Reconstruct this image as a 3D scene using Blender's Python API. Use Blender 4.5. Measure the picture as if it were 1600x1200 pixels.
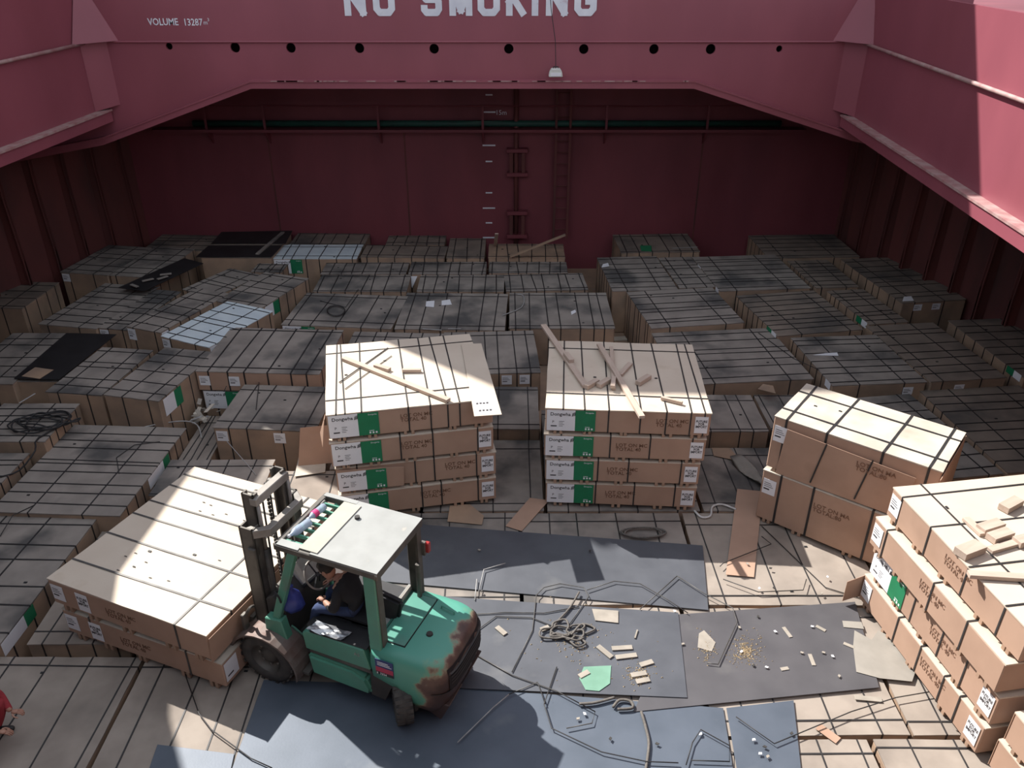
import bpy, bmesh, math, random
from mathutils import Vector, Matrix, Euler
random.seed(7)
R = math.radians
scene = bpy.context.scene
for o in list(bpy.data.objects): bpy.data.objects.remove(o)
COL = scene.collection

# ---------------------------------------------------------------- camera
FPX, PITCH, CH = 1281.4, 0.5035, 7.94          # focal length for a 1600 px frame, pitch down, height above the cargo deck
cam_d = bpy.data.cameras.new('camera'); cam = bpy.data.objects.new('camera', cam_d); COL.objects.link(cam)
cam.location = (0, 0, CH); cam.rotation_euler = (math.pi/2 - PITCH, 0, 0)
cam_d.sensor_width = 36; cam_d.lens = FPX*36/1600; cam_d.clip_start = .1; cam_d.clip_end = 300
scene.camera = cam

# ---------------------------------------------------------------- sky, sun, exposure
world = bpy.data.worlds.new('sky'); scene.world = world; world.use_nodes = True
bg = world.node_tree.nodes['Background']; bg.inputs[0].default_value = (.80, .875, 1.0, 1); bg.inputs[1].default_value = 1.0
SUN = Vector((-.53, .485, .70)).normalized()
sd = bpy.data.lights.new('sun', 'SUN'); sd.energy = 8.8; sd.angle = R(.55); sd.color = (1, .962, .91)
so = bpy.data.objects.new('sun', sd); COL.objects.link(so); so.rotation_euler = SUN.to_track_quat('Z', 'Y').to_euler(); so.location = (-20, 30, 30)
vs = scene.view_settings; vs.view_transform = 'Standard'; vs.look = 'None'; vs.gamma = 1; vs.use_curve_mapping = False; vs.exposure = 0.0

# ---------------------------------------------------------------- geometry of the view (real distances of things seen in the photo)
CP, SP = math.cos(PITCH), math.sin(PITCH)
def ray(x, y):
    u, v = (x-800)/FPX, (600-y)/FPX
    return Vector((u, CP+v*SP, -SP+v*CP))
def atz(x, y, z):
    d = ray(x, y); return Vector((0, 0, CH)) + d*((z-CH)/d.z)
def aty(x, y, Y):
    d = ray(x, y); return Vector((0, 0, CH)) + d*(Y/d.y)

# ---------------------------------------------------------------- materials
def mat(name, c1, c2=None, scale=3.0, rough=.75, metal=0.0, detail=5, blot=None, blot_scale=.8, blot_lo=.5, blot_hi=.7, bump=0.0, bscale=40, spec=.5, stretch=(1,1,1), alpha=None):
    m = bpy.data.materials.new(name); m.use_nodes = True
    nt = m.node_tree; N = nt.nodes; L = nt.links; b = N['Principled BSDF']
    b.inputs['Roughness'].default_value = rough; b.inputs['Metallic'].default_value = metal
    b.inputs['Specular IOR Level'].default_value = spec
    tc = N.new('ShaderNodeTexCoord'); oi = N.new('ShaderNodeObjectInfo')
    mul = N.new('ShaderNodeVectorMath'); mul.operation = 'MULTIPLY'; mul.inputs[1].default_value = stretch
    L.new(tc.outputs['Object'], mul.inputs[0])
    rm = N.new('ShaderNodeMath'); rm.operation = 'MULTIPLY'; rm.inputs[1].default_value = 37.0; L.new(oi.outputs['Random'], rm.inputs[0])
    add = N.new('ShaderNodeVectorMath'); add.operation = 'ADD'; L.new(mul.outputs[0], add.inputs[0]); L.new(rm.outputs[0], add.inputs[1])
    vec = add.outputs[0]
    def noise(s, d=5):
        n = N.new('ShaderNodeTexNoise'); n.inputs['Scale'].default_value = s; n.inputs['Detail'].default_value = d; L.new(vec, n.inputs['Vector']); return n.outputs['Fac']
    def ramp(f, lo, hi):
        r = N.new('ShaderNodeMapRange'); r.inputs[1].default_value = lo; r.inputs[2].default_value = hi; r.clamp = True; L.new(f, r.inputs[0]); return r.outputs[0]
    def mix(fac, a, c):
        x = N.new('ShaderNodeMix'); x.data_type = 'RGBA'; L.new(fac, x.inputs[0])
        if isinstance(a, tuple): x.inputs[6].default_value = (*a, 1)
        else: L.new(a, x.inputs[6])
        x.inputs[7].default_value = (*c, 1); return x.outputs[2]
    if c2 is None: c2 = tuple(min(1, v*.82) for v in c1)
    col = mix(ramp(noise(scale, detail), .35, .68), c1, c2)
    if blot: col = mix(ramp(noise(blot_scale, 4), blot_lo, blot_hi), col, blot)
    L.new(col, b.inputs['Base Color'])
    if bump:
        bn = N.new('ShaderNodeBump'); bn.inputs['Strength'].default_value = bump; bn.inputs['Distance'].default_value = .01
        L.new(noise(bscale, 4), bn.inputs['Height']); L.new(bn.outputs[0], b.inputs['Normal'])
    return m
MT = {}
MT['kraft'] = mat('kraft cardboard', (.435,.282,.202), (.38,.243,.173), 2.2, .85, bump=.08, bscale=12, blot=(.34,.215,.15), blot_scale=1.3, blot_lo=.58, blot_hi=.8)
MT['kraft_old'] = mat('dusty cardboard', (.40,.27,.18), (.30,.21,.15), 2.2, .9, blot=(.20,.15,.11), blot_scale=1.2, blot_lo=.5, blot_hi=.75)
MT['board'] = mat('clean fibreboard', (.60,.51,.41), (.55,.46,.365), 1.6, .8, blot=(.50,.40,.30), blot_scale=2.2, blot_lo=.62, blot_hi=.8, bump=.05)
MT['board_worn'] = mat('worn fibreboard', (.58,.52,.43), (.46,.40,.33), 2.6, .85, blot=(.33,.28,.22), blot_scale=1.5, blot_lo=.55, blot_hi=.8, bump=.05)
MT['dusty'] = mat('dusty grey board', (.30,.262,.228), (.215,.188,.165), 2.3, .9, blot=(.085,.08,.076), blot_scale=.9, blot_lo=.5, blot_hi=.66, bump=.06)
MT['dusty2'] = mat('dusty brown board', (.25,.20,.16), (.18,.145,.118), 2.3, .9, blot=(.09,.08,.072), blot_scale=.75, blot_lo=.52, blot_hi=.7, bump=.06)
MT['floor_board'] = mat('trodden tan board', (.33,.28,.235), (.255,.215,.18), 2.4, .9, blot=(.19,.16,.135), blot_scale=1.1, blot_lo=.5, blot_hi=.72, bump=.06)
MT['white_board'] = mat('white faced board', (.66,.74,.76), (.56,.64,.68), 2.5, .6)
MT['black_sheet'] = mat('black film faced board', (.012,.011,.012), (.02,.019,.02), 3, .6)
MT['strap'] = mat('black strapping', (.018,.017,.018), (.03,.028,.028), 8, .55)
MT['strap_grey'] = mat('grey steel strapping', (.10,.095,.09), (.06,.057,.055), 8, .45, .3)
MT['strap_pale'] = mat('pale strapping', (.42,.41,.40), (.3,.29,.28), 8, .5)
MT['paper'] = mat('white label paper', (.80,.80,.82), (.76,.76,.78), 6, .7)
MT['green'] = mat('green label print', (.012,.20,.085), (.012,.18,.075), 6, .6)
MT['ink'] = mat('black ink', (.03,.028,.03), (.05,.04,.04), 20, .8)
MT['stencil'] = mat('brown stencil ink', (.15,.075,.045), (.23,.125,.078), 30, .9)
MT['wood'] = mat('raw softwood', (.52,.41,.335), (.44,.34,.27), 3, .8, stretch=(1,6,6))
MT['skid'] = mat('kraft skid', (.40,.26,.18), (.32,.21,.145), 4, .85)
MT['plate'] = mat('scuffed grey steel plate', (.10,.106,.121), (.076,.081,.094), 2.2, .48, .15, blot=(.17,.17,.17), blot_scale=1.6, blot_lo=.6, blot_hi=.85, bump=.04)
MT['plate_b'] = mat('bluish steel plate', (.10,.12,.152), (.077,.095,.122), 2.0, .48, .15, blot=(.17,.185,.2), blot_scale=1.6, blot_lo=.62, blot_hi=.85, bump=.04)
MT['plate_d'] = mat('dark brown grey plate', (.098,.094,.10), (.075,.072,.078), 2.0, .5, .12, blot=(.15,.145,.14), blot_scale=1.6, blot_lo=.62, blot_hi=.85, bump=.04)
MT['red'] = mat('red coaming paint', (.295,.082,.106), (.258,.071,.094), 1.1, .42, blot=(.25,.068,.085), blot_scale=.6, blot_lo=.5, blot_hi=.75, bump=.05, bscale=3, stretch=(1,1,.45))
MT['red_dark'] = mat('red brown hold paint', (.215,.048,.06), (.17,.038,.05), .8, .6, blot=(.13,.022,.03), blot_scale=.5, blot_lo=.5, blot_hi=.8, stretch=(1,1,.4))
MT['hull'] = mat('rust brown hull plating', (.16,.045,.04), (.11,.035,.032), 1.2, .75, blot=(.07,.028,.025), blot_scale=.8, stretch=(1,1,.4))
MT['edge'] = mat('scuffed pale edge', (.42,.30,.28), (.33,.15,.15), 5, .6)
MT['teal'] = mat('dark green paint', (.02,.10,.075), (.02,.07,.055), 3, .6)
MT['white_paint'] = mat('white painted lettering', (.78,.80,.84), (.66,.68,.74), 3, .6, blot=(.5,.4,.45), blot_scale=4, blot_lo=.68, blot_hi=.75)
MT['hole'] = mat('dark void', (.012,.008,.01), None, 3, .9)  # near-black colour for the shade inside openings; one sticker shares it
MT['steel_dark'] = mat('dirty mast steel', (.10,.092,.082), (.15,.135,.115), 6, .55, .35, blot=(.055,.05,.045), blot_scale=3)
MT['steel_pale'] = mat('worn grey steel', (.30,.28,.25), (.22,.20,.18), 6, .5, .3)  # paler steel than the mast rails
MT['fgreen'] = mat('green machine paint', (.085,.29,.20), (.085,.245,.172), 3, .42, blot=(.13,.19,.15), blot_scale=2.6, blot_lo=.56, blot_hi=.75)
MT['fteal'] = mat('turquoise machine paint', (.09,.31,.235), (.085,.265,.205), 3, .4, blot=(.12,.24,.2), blot_scale=2.4, blot_lo=.58, blot_hi=.8)
MT['roof'] = mat('off white roof sheet', (.31,.315,.30), (.265,.27,.255), 4, .6, blot=(.42,.38,.32), blot_scale=4, blot_lo=.66, blot_hi=.8)
MT['cream'] = mat('cream board strip', (.42,.40,.34), (.37,.355,.30), 5, .8)
MT['rubber'] = mat('worn rubber', (.045,.042,.04), (.075,.068,.06), 9, .85, bump=.2)
MT['black'] = mat('black vinyl', (.015,.015,.017), (.025,.025,.027), 6, .6)
MT['grime'] = mat('oily dark metal', (.028,.026,.025), (.05,.045,.04), 5, .7)
MT['rustfender'] = mat('rusty fender steel', (.21,.18,.165), (.15,.115,.10), 4, .55, .3, blot=(.12,.065,.05), blot_scale=2.5)
MT['skin'] = mat('skin', (.42,.23,.16), (.38,.20,.14), 8, .6)
MT['skin_pale'] = mat('pale glove', (.62,.55,.50), (.55,.48,.44), 8, .8)
MT['shirt'] = mat('black shirt', (.012,.012,.014), (.02,.02,.022), 8, .9)
MT['jeans'] = mat('blue jeans', (.035,.055,.13), (.03,.045,.10), 12, .9)
MT['redcloth'] = mat('red overall', (.36,.035,.045), (.28,.028,.035), 10, .9)
MT['boot'] = mat('black boot', (.018,.016,.016), (.03,.027,.026), 10, .6)
MT['hair'] = mat('dark hair', (.015,.012,.01), (.025,.02,.017), 20, .7)
MT['eye'] = mat('eye', (.6,.6,.58), None, 8, .3)
MT['bluebag'] = mat('blue plastic bag', (.04,.06,.30), (.03,.045,.22), 5, .4, bump=.3, bscale=9)
MT['redlens'] = mat('red lamp lens', (.35,.03,.03), None, 5, .3)
MT['pink'] = mat('pink wrapper', (.75,.06,.22), None, 6, .5)
MT['foil'] = mat('clear crinkled film', (.55,.56,.58), (.35,.36,.38), 14, .2, .6, bump=.5, bscale=14)
MT['sticker_blue'] = mat('blue sticker', (.03,.04,.16), None, 6, .5)
MT['sticker_red'] = mat('red sticker', (.42,.03,.08), None, 6, .5)
MT['rope'] = mat('dirty rope', (.15,.135,.12), (.10,.09,.08), 30, .9)
MT['rope_dark'] = mat('dark cable', (.025,.024,.025), None, 20, .7)
MT['rope_white'] = mat('white hose', (.62,.60,.57), (.5,.48,.46), 20, .6)
MT['lamp'] = mat('white lamp housing', (.72,.72,.66), (.6,.6,.55), 5, .5)
MT['chip'] = mat('pale wood scrap', (.36,.32,.27), (.28,.25,.21), 6, .9)
MT['paper_tan'] = mat('torn tan paper', (.30,.275,.24), (.25,.23,.20), 4, .9)
MT['saw'] = mat('ochre sawdust', (.40,.31,.19), (.32,.25,.16), 9, .95)
MT['mint'] = mat('mint green scrap', (.17,.33,.24), (.14,.28,.20), 5, .8)
# bottle plastic
m = bpy.data.materials.new('bottle plastic'); m.use_nodes = True; b = m.node_tree.nodes['Principled BSDF']
b.inputs['Base Color'].default_value = (.62,.72,.85,1); b.inputs['Roughness'].default_value = .15; b.inputs['Transmission Weight'].default_value = .55; MT['bottle'] = m
# counterweight paint: turquoise with scraped rusty lower rear
def cw_mat():
    m = bpy.data.materials.new('scraped counterweight'); m.use_nodes = True; nt = m.node_tree; N = nt.nodes; L = nt.links; b = N['Principled BSDF']; b.inputs['Roughness'].default_value = .45
    tc = N.new('ShaderNodeTexCoord'); sp = N.new('ShaderNodeSeparateXYZ'); L.new(tc.outputs['Object'], sp.inputs[0])
    n = N.new('ShaderNodeTexNoise'); n.inputs['Scale'].default_value = 5; n.inputs['Detail'].default_value = 8; L.new(tc.outputs['Object'], n.inputs['Vector'])
    # scrape: grows rearwards (x negative) and downwards
    m1 = N.new('ShaderNodeMath'); m1.operation = 'MULTIPLY_ADD'; m1.inputs[1].default_value = -2.6; m1.inputs[2].default_value = -2.62; L.new(sp.outputs['X'], m1.inputs[0])
    m2 = N.new('ShaderNodeMath'); m2.operation = 'MULTIPLY_ADD'; m2.inputs[1].default_value = -1.0; L.new(sp.outputs['Z'], m2.inputs[0]); L.new(m1.outputs[0], m2.inputs[2])
    m3 = N.new('ShaderNodeMath'); m3.operation = 'MULTIPLY_ADD'; m3.inputs[1].default_value = 1.5; L.new(n.outputs['Fac'], m3.inputs[0]); L.new(m2.outputs[0], m3.inputs[2])
    r = N.new('ShaderNodeValToRGB'); L.new(m3.outputs[0], r.inputs[0]); e = r.color_ramp.elements
    e[0].position = .30; e[0].color = (.09,.31,.235,1); e[1].position = .95; e[1].color = (.055,.032,.028,1)
    a = e.new(.42); a.color = (.14,.32,.22,1); a = e.new(.50); a.color = (.24,.20,.14,1); a = e.new(.62); a.color = (.12,.065,.05,1)
    L.new(r.outputs[0], b.inputs['Base Color']); return m
MT['cw'] = cw_mat()

# ---------------------------------------------------------------- mesh helpers
class MB:
    def __init__(s): s.v = []; s.f = []
    def add(s, vs, fs):
        o = len(s.v); s.v += [tuple(v) for v in vs]; s.f += [tuple(i+o for i in f) for f in fs]; return s
    def box(s, x0, x1, y0, y1, z0, z1, M=None):
        vs = [Vector((x, y, z)) for z in (z0, z1) for y in (y0, y1) for x in (x0, x1)]
        if M is not None: vs = [M @ v for v in vs]
        return s.add(vs, [(0,2,3,1),(4,5,7,6),(0,1,5,4),(1,3,7,5),(3,2,6,7),(2,0,4,6)])
    def bar(s, a, b, w, h, up=Vector((0,0,1))):
        a = Vector(a); b = Vector(b); d = b-a; L = d.length; d.normalize(); sx = d.cross(up)
        if sx.length < 1e-4: sx = d.cross(Vector((0,1,0)))
        sx.normalize(); u = sx.cross(d)
        vs = [p+sx*(i*w/2)+u*(j*h/2) for p in (a, b) for j in (-1, 1) for i in (-1, 1)]
        return s.add(vs, [(0,1,3,2),(4,6,7,5),(0,4,5,1),(1,5,7,3),(3,7,6,2),(2,6,4,0)])
    def prism(s, poly, fn, a, b):      # poly of 2D points, fn(u,v,w)->xyz, extruded w from a to b
        n = len(poly); vs = [fn(u, v, a) for u, v in poly]+[fn(u, v, b) for u, v in poly]
        fs = [tuple(range(n-1, -1, -1)), tuple(range(n, 2*n))]+[(i, (i+1) % n, (i+1) % n+n, i+n) for i in range(n)]
        return s.add(vs, fs)
    def loft(s, rings, cap=True, closed=True):
        n = len(rings[0]); o = len(s.v)
        for r in rings: s.v += [tuple(p) for p in r]
        for k in range(len(rings)-1):
            for i in range(n if closed else n-1):
                j = (i+1) % n; a = o+k*n; s.f.append((a+i, a+j, a+n+j, a+n+i))
        if cap and closed:
            s.f.append(tuple(o+i for i in range(n-1, -1, -1))); q = o+(len(rings)-1)*n; s.f.append(tuple(q+i for i in range(n)))
        return s
    def tube(s, pts, r, n=6, cap=True):
        pts = [Vector(p) for p in pts]; rings = []; u = None
        for i, p in enumerate(pts):
            d = (pts[min(i+1, len(pts)-1)]-pts[max(i-1, 0)])
            if d.length < 1e-6: d = Vector((0,0,1))
            d.normalize()
            if u is None: u = d.cross(Vector((0,0,1))) if abs(d.z) < .9 else d.cross(Vector((1,0,0)))
            u = u-d*u.dot(d); u.normalize(); w = d.cross(u); rr = r[i] if isinstance(r, (list, tuple)) else r
            rings.append([p+u*(rr*math.cos(2*math.pi*k/n))+w*(rr*math.sin(2*math.pi*k/n)) for k in range(n)])
        return s.loft(rings, cap)
    def lathe(s, prof, M, n=24, cap=False):   # prof [(r,h)], axis local z, transformed by M
        rings = [[M @ Vector((r*math.cos(2*math.pi*k/n), r*math.sin(2*math.pi*k/n), h)) for k in range(n)] for r, h in prof]
        return s.loft(rings, cap)
    def mesh(s, name):
        me = bpy.data.meshes.new(name); me.from_pydata(s.v, [], s.f); me.validate(); me.update(); return me
    def build(s, name, m, parent=None, bevel=0, smooth=False, segs=1):
        me = s.mesh(name)
        bm = bmesh.new(); bm.from_mesh(me); bmesh.ops.recalc_face_normals(bm, faces=bm.faces)
        if bevel: bmesh.ops.bevel(bm, geom=list(bm.edges), offset=bevel, segments=segs, affect='EDGES', clamp_overlap=True)
        bm.to_mesh(me); bm.free()
        return link(name, me, m, parent, smooth)
def link(name, me, m, parent=None, smooth=False):
    o = bpy.data.objects.new(name, me); COL.objects.link(o)
    if m is not None and not me.materials: me.materials.append(MT[m] if isinstance(m, str) else m)
    if smooth:
        for p in me.polygons: p.use_smooth = True
    if parent is not None: o.parent = parent
    return o
def tag(o, label, cat, group=None):
    o['label'] = label; o['category'] = cat
    if group: o['group'] = group
    return o
def struct(o, label=None):
    o['kind'] = 'structure'
    if label: o['label'] = label
    return o
def empty(name, loc, rz=0, label=None, cat=None, group=None):
    o = bpy.data.objects.new(name, None); COL.objects.link(o); o.location = loc; o.rotation_euler = (0, 0, rz); o.empty_display_size = .1
    if label: tag(o, label, cat, group)
    return o
_txt = {}
def text_mesh(s, size, bold=0.0, align='LEFT', ext=.001, key=None, sx=1.0):
    k = (s, size, bold, align, ext, sx)
    if k in _txt: return _txt[k]
    c = bpy.data.curves.new('lettering', 'FONT'); c.body = s; c.size = size; c.offset = bold; c.align_x = align; c.extrude = ext; c.resolution_u = 2; c.space_line = .85
    o = bpy.data.objects.new('tmp_text', c); COL.objects.link(o); dg = bpy.context.evaluated_depsgraph_get()
    me = bpy.data.meshes.new_from_object(o.evaluated_get(dg)); bpy.data.objects.remove(o); bpy.data.curves.remove(c)
    me.name = 'lettering'
    for v in me.vertices: v.co.x *= sx
    me.materials.clear(); _txt[k] = me; return me
def put_text(s, size, m, parent, loc, rot=(math.pi/2, 0, 0), bold=0.0, align='LEFT', ext=.001, sx=1.0, name='lettering'):
    me = text_mesh(s, size, bold, align, ext, sx=sx)
    o = link(name, me, None, parent); 
    if not me.materials: me.materials.append(MT[m])
    else:
        o.material_slots[0].link = 'OBJECT'; o.material_slots[0].material = MT[m]
    o.location = loc; o.rotation_euler = rot; return o
def curve_pts(ps, k=6):
    ps = [Vector(p) for p in ps]; out = []
    for i in range(len(ps)-1):
        p0, p1, p2, p3 = ps[max(i-1,0)], ps[i], ps[i+1], ps[min(i+2,len(ps)-1)]
        for j in range(k):
            t = j/k; out.append(.5*((2*p1)+(p2-p0)*t+(2*p0-5*p1+4*p2-p3)*t*t+(3*p1-p0-3*p2+p3)*t**3))
    out.append(ps[-1]); return out
# ================================================================ THE HOLD
YC, YB, ZF = 18.8, 22.1, -.47                 # end coaming, bulkhead, tank top below the lowest bundles
ZT = 6.95                                      # coaming top
XL, XR = (-8.98, -9.26), (7.44, 7.08)          # coaming sides at YC and at y = 14.6 / 11.2 (they run slightly askew)
def lx(y): return -8.98 + (y-18.8)*(.25/3.8)
def rx(y): return 7.44 + (y-18.8)*(.38/7.83)
def hl(y): return -10.15 - (YB-y)*.46 if y > 13 else -14.34
def hr(y): return 9.0 + (YB-y)*.31 if y > 10 else 12.75
struct(MB().box(-16, 14, -4, 24, ZF-.1, ZF).build('floor', 'kraft_old'), 'dark tank top under the cargo')
# bulkhead
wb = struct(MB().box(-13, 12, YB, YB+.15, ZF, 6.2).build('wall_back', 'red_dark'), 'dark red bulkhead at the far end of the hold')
# stringer ledge and its green pipe
zl = aty(760, 199, YB).z
MB().box(-9.3, 7.6, YB-.42, YB, zl-.05, zl+.02).build('ledge', 'red_dark', wb)
MB().tube([(-8.3, YB-.12, zl+.12), (7.0, YB-.12, zl+.12)], .085, 8).build('pipe', 'teal', wb, smooth=True)
for px in (330, 420, 595, 755, 945, 1100): 
    x = aty(px, 199, YB).x
    MB().prism([(YB-.38, zl-.05), (YB, zl-.05), (YB, zl-.42)], lambda u, v, w: (w, u, v), x-.02, x+.02).build('bracket', 'red_dark', wb)
    MB().box(x-.03, x+.03, YB-.36, YB-.32, zl, zl+.62).build('stanchion', 'red_dark', wb)
MB().tube([(-8.9, YB-.34, zl+.6), (7.2, YB-.34, zl+.6)], .018, 5).build('handrail', 'red_dark', wb)
# sounding / pipe guard column with brackets
xp = aty(808, 300, YB).x
MB().tube([(xp-.03, YB-.12, .3), (xp-.03, YB-.12, 5.4)], .06, 8).build('pipe', 'hull', wb, smooth=True)
for z0, z1 in ((aty(800, 270, YB).z, aty(800, 233, YB).z), (aty(800, 366, YB).z, aty(800, 330, YB).z)):
    for dx in (-.16, .16): MB().box(xp+dx-.05, xp+dx+.05, YB-.2, YB, z0, z1).build('guard_plate', 'hull', wb, bevel=.01)
    for z in (z0, z1): MB().box(xp-.28, xp+.28, YB-.24, YB, z-.05, z+.05).build('bracket', 'red_dark', wb, bevel=.01)
# ladder
x0, x1 = aty(866, 300, YB).x, aty(887, 300, YB).x
for x in (x0, x1): MB().box(x-.03, x+.03, YB-.22, YB-.16, .5, 5.6).build('ladder_rail', 'hull', wb)
for k in range(17): MB().tube([(x0, YB-.19, .75+k*.3), (x1, YB-.19, .75+k*.3)], .014, 5).build('ladder_rung', 'hull', wb)
# weld seams, sounding marks
for px in (637, 1090, 430):
    x = aty(px, 300, YB).x; MB().box(x-.02, x+.02, YB-.015, YB, .3, zl-.1).build('weld_seam', 'hull', wb)
for i, py in enumerate((148, 175, 227, 252, 301, 325, 348, 371)):
    p = aty(764, py, YB); w = .17 if i in (1, 2, 5, 7) else .09
    MB().box(p.x-w, p.x+w, YB-.02, YB-.004, p.z-.018, p.z+.018).build('depth_mark', 'white_paint', wb)
p = aty(774, 176, YB); put_text('15m', .17, 'white_paint', wb, (p.x, YB-.02, p.z-.05))

# hull sides with frames
def hull_wall(name, f, sgn):
    mb = MB(); ys = [-4, 6, 10, 13, YB+.1]
    pl = [(f(y), y) for y in ys]; pl2 = [(f(y)+sgn*.2, y) for y in reversed(ys)]
    mb.prism(pl+pl2, lambda u, v, w: (u, v, w), ZF, 6.2)
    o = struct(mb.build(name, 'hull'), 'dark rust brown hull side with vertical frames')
    y = YB-.5
    while y > 9:
        x = f(y); d = -sgn
        prof = [(0, -.4), (.24, -.4), (.24, 1.1), (.2, 2.6), (.22, 3.6), (.45, 4.6), (.8, 5.6), (0, 5.6)]
        MB().prism(prof, lambda u, v, w: (x+d*u, w, v), y-.02, y+.02).build('frame', 'hull', o)
        fl = MB(); 
        for (u0, v0), (u1, v1) in zip(prof[1:6], prof[2:7]):
            fl.add([(x+d*u0, y-.07, v0), (x+d*u0, y+.07, v0), (x+d*u1, y+.07, v1), (x+d*u1, y-.07, v1), (x+d*(u0-.02), y-.07, v0), (x+d*(u0-.02), y+.07, v0), (x+d*(u1-.02), y+.07, v1), (x+d*(u1-.02), y-.07, v1)],
                   [(0,1,2,3),(7,6,5,4),(0,4,5,1),(1,5,6,2),(2,6,7,3),(3,7,4,0)])
        fl.build('frame_flange', 'hull', o); y -= .78
    return o
hull_wall('wall_left', hl, -1); hull_wall('wall_right', hr, 1)
struct(MB().box(-16, 14, -4.2, -4, ZF, 6.2).build('wall_near', 'red_dark'), 'bulkhead behind the viewer')
# main deck round the hatch
dk = MB()
dk.add([(-17, -4.2, 6), (lx(.6)-.05, -4.2, 6), (lx(18.8)-.05, 19, 6), (-17, 19, 6), (-17, -4.2, 6.1), (lx(.6)-.05, -4.2, 6.1), (lx(18.8)-.05, 19, 6.1), (-17, 19, 6.1)], [(3,2,1,0),(4,5,6,7),(0,1,5,4),(1,2,6,5),(2,3,7,6),(3,0,4,7)])
dk.add([(rx(.6)+.05, -4.2, 6), (16, -4.2, 6), (16, 19, 6), (rx(18.8)+.05, 19, 6), (rx(.6)+.05, -4.2, 6.1), (16, -4.2, 6.1), (16, 19, 6.1), (rx(18.8)+.05, 19, 6.1)], [(3,2,1,0),(4,5,6,7),(0,1,5,4),(1,2,6,5),(2,3,7,6),(3,0,4,7)])
dk.box(-17, 16, YC+.1, 30, 6, 6.1); dk.box(-17, 16, -8, .5, 6, 6.1)
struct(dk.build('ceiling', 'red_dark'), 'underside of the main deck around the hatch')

# end coaming: one plate with drain holes, trapezoid lower edge
def pxy(x, y): p = aty(x, y, YC); return (p.x, p.z)
outer = [(-11.2, 3.55), pxy(165, 213), pxy(395, 125), pxy(1083, 125), pxy(1330, 207), (9.6, 3.6), (9.6, ZT), (-11.2, ZT)]
cu = bpy.data.curves.new('coaming', 'CURVE'); cu.dimensions = '2D'; cu.fill_mode = 'BOTH'; cu.extrude = .03; cu.resolution_u = 6
def spl(pts):
    s = cu.splines.new('POLY'); s.points.add(len(pts)-1); s.use_cyclic_u = True
    for q, (x, z) in zip(s.points, pts): q.co = (x, z, 0, 1)
spl(outer)
holes = [(265, 72, 5), (368, 74, 7.2), (455, 74.5, 7), (562, 75, 7), (678.5, 76, 7), (795, 76, 7), (912, 76.5, 7), (1021.5, 76.5, 7), (1110, 76.5, 7.2), (1217, 76, 4.6)]
for hx, hy, hr_ in holes:
    cx, cz = pxy(hx, hy); r = hr_/1281*18.4
    spl([(cx+r*math.cos(t*math.pi/10), cz+r*math.sin(t*math.pi/10)) for t in range(20)])
to = bpy.data.objects.new('tmp_c', cu); COL.objects.link(to); dg = bpy.context.evaluated_depsgraph_get()
me = bpy.data.meshes.new_from_object(to.evaluated_get(dg)); bpy.data.objects.remove(to); me.materials.clear()
for v in me.vertices: v.co = (v.co.x, YC-v.co.z, v.co.y)
wc = struct(link('wall_coaming_end', me, 'red'), 'red hatch end coaming with a row of drain holes and white lettering')
struct(MB().box(-11, 9.4, YC+.5, YC+.56, 5.0, 6.0).build('wall_coaming_backing', 'hole'), 'near-black sheet behind the drain holes, standing in for their shade')  # dark sheet added so the drain holes look deep
# lower flange
low = outer[:6]; fl = MB()
for (xa, za), (xb, zb) in zip(low, low[1:]):
    fl.add([(xa, YC-.22, za-.02), (xb, YC-.22, zb-.02), (xb, YC+.2, zb-.02), (xa, YC+.2, za-.02), (xa, YC-.22, za+.015), (xb, YC-.22, zb+.015), (xb, YC+.2, zb+.015), (xa, YC+.2, za+.015)],
           [(3,2,1,0),(4,5,6,7),(0,1,5,4),(1,2,6,5),(2,3,7,6),(3,0,4,7)])
    fl.add([(xa, YC-.2, za-.15), (xb, YC-.2, zb-.15), (xb, YC-.17, zb-.15), (xa, YC-.17, za-.15), (xa, YC-.2, za-.02), (xb, YC-.2, zb-.02), (xb, YC-.17, zb-.02), (xa, YC-.17, za-.02)],
           [(3,2,1,0),(4,5,6,7),(0,1,5,4),(1,2,6,5),(2,3,7,6),(3,0,4,7)])
fl.build('flange', 'red', wc)
zb = pxy(800, 65)[1]
MB().box(-8.5, 7.0, YC-.075, YC-.03, zb-.02, zb+.02).build('bead', 'red', wc, bevel=.012)
for k in range(46):     # scuffed patches of the flange edge
    x = random.uniform(-5.4, 3.9); l = random.uniform(.05, .3); MB().box(x, x+l, YC-.228, YC-.215, outer[2][1]-.004, outer[2][1]+.018).build('scuff', 'edge', wc)
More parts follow.
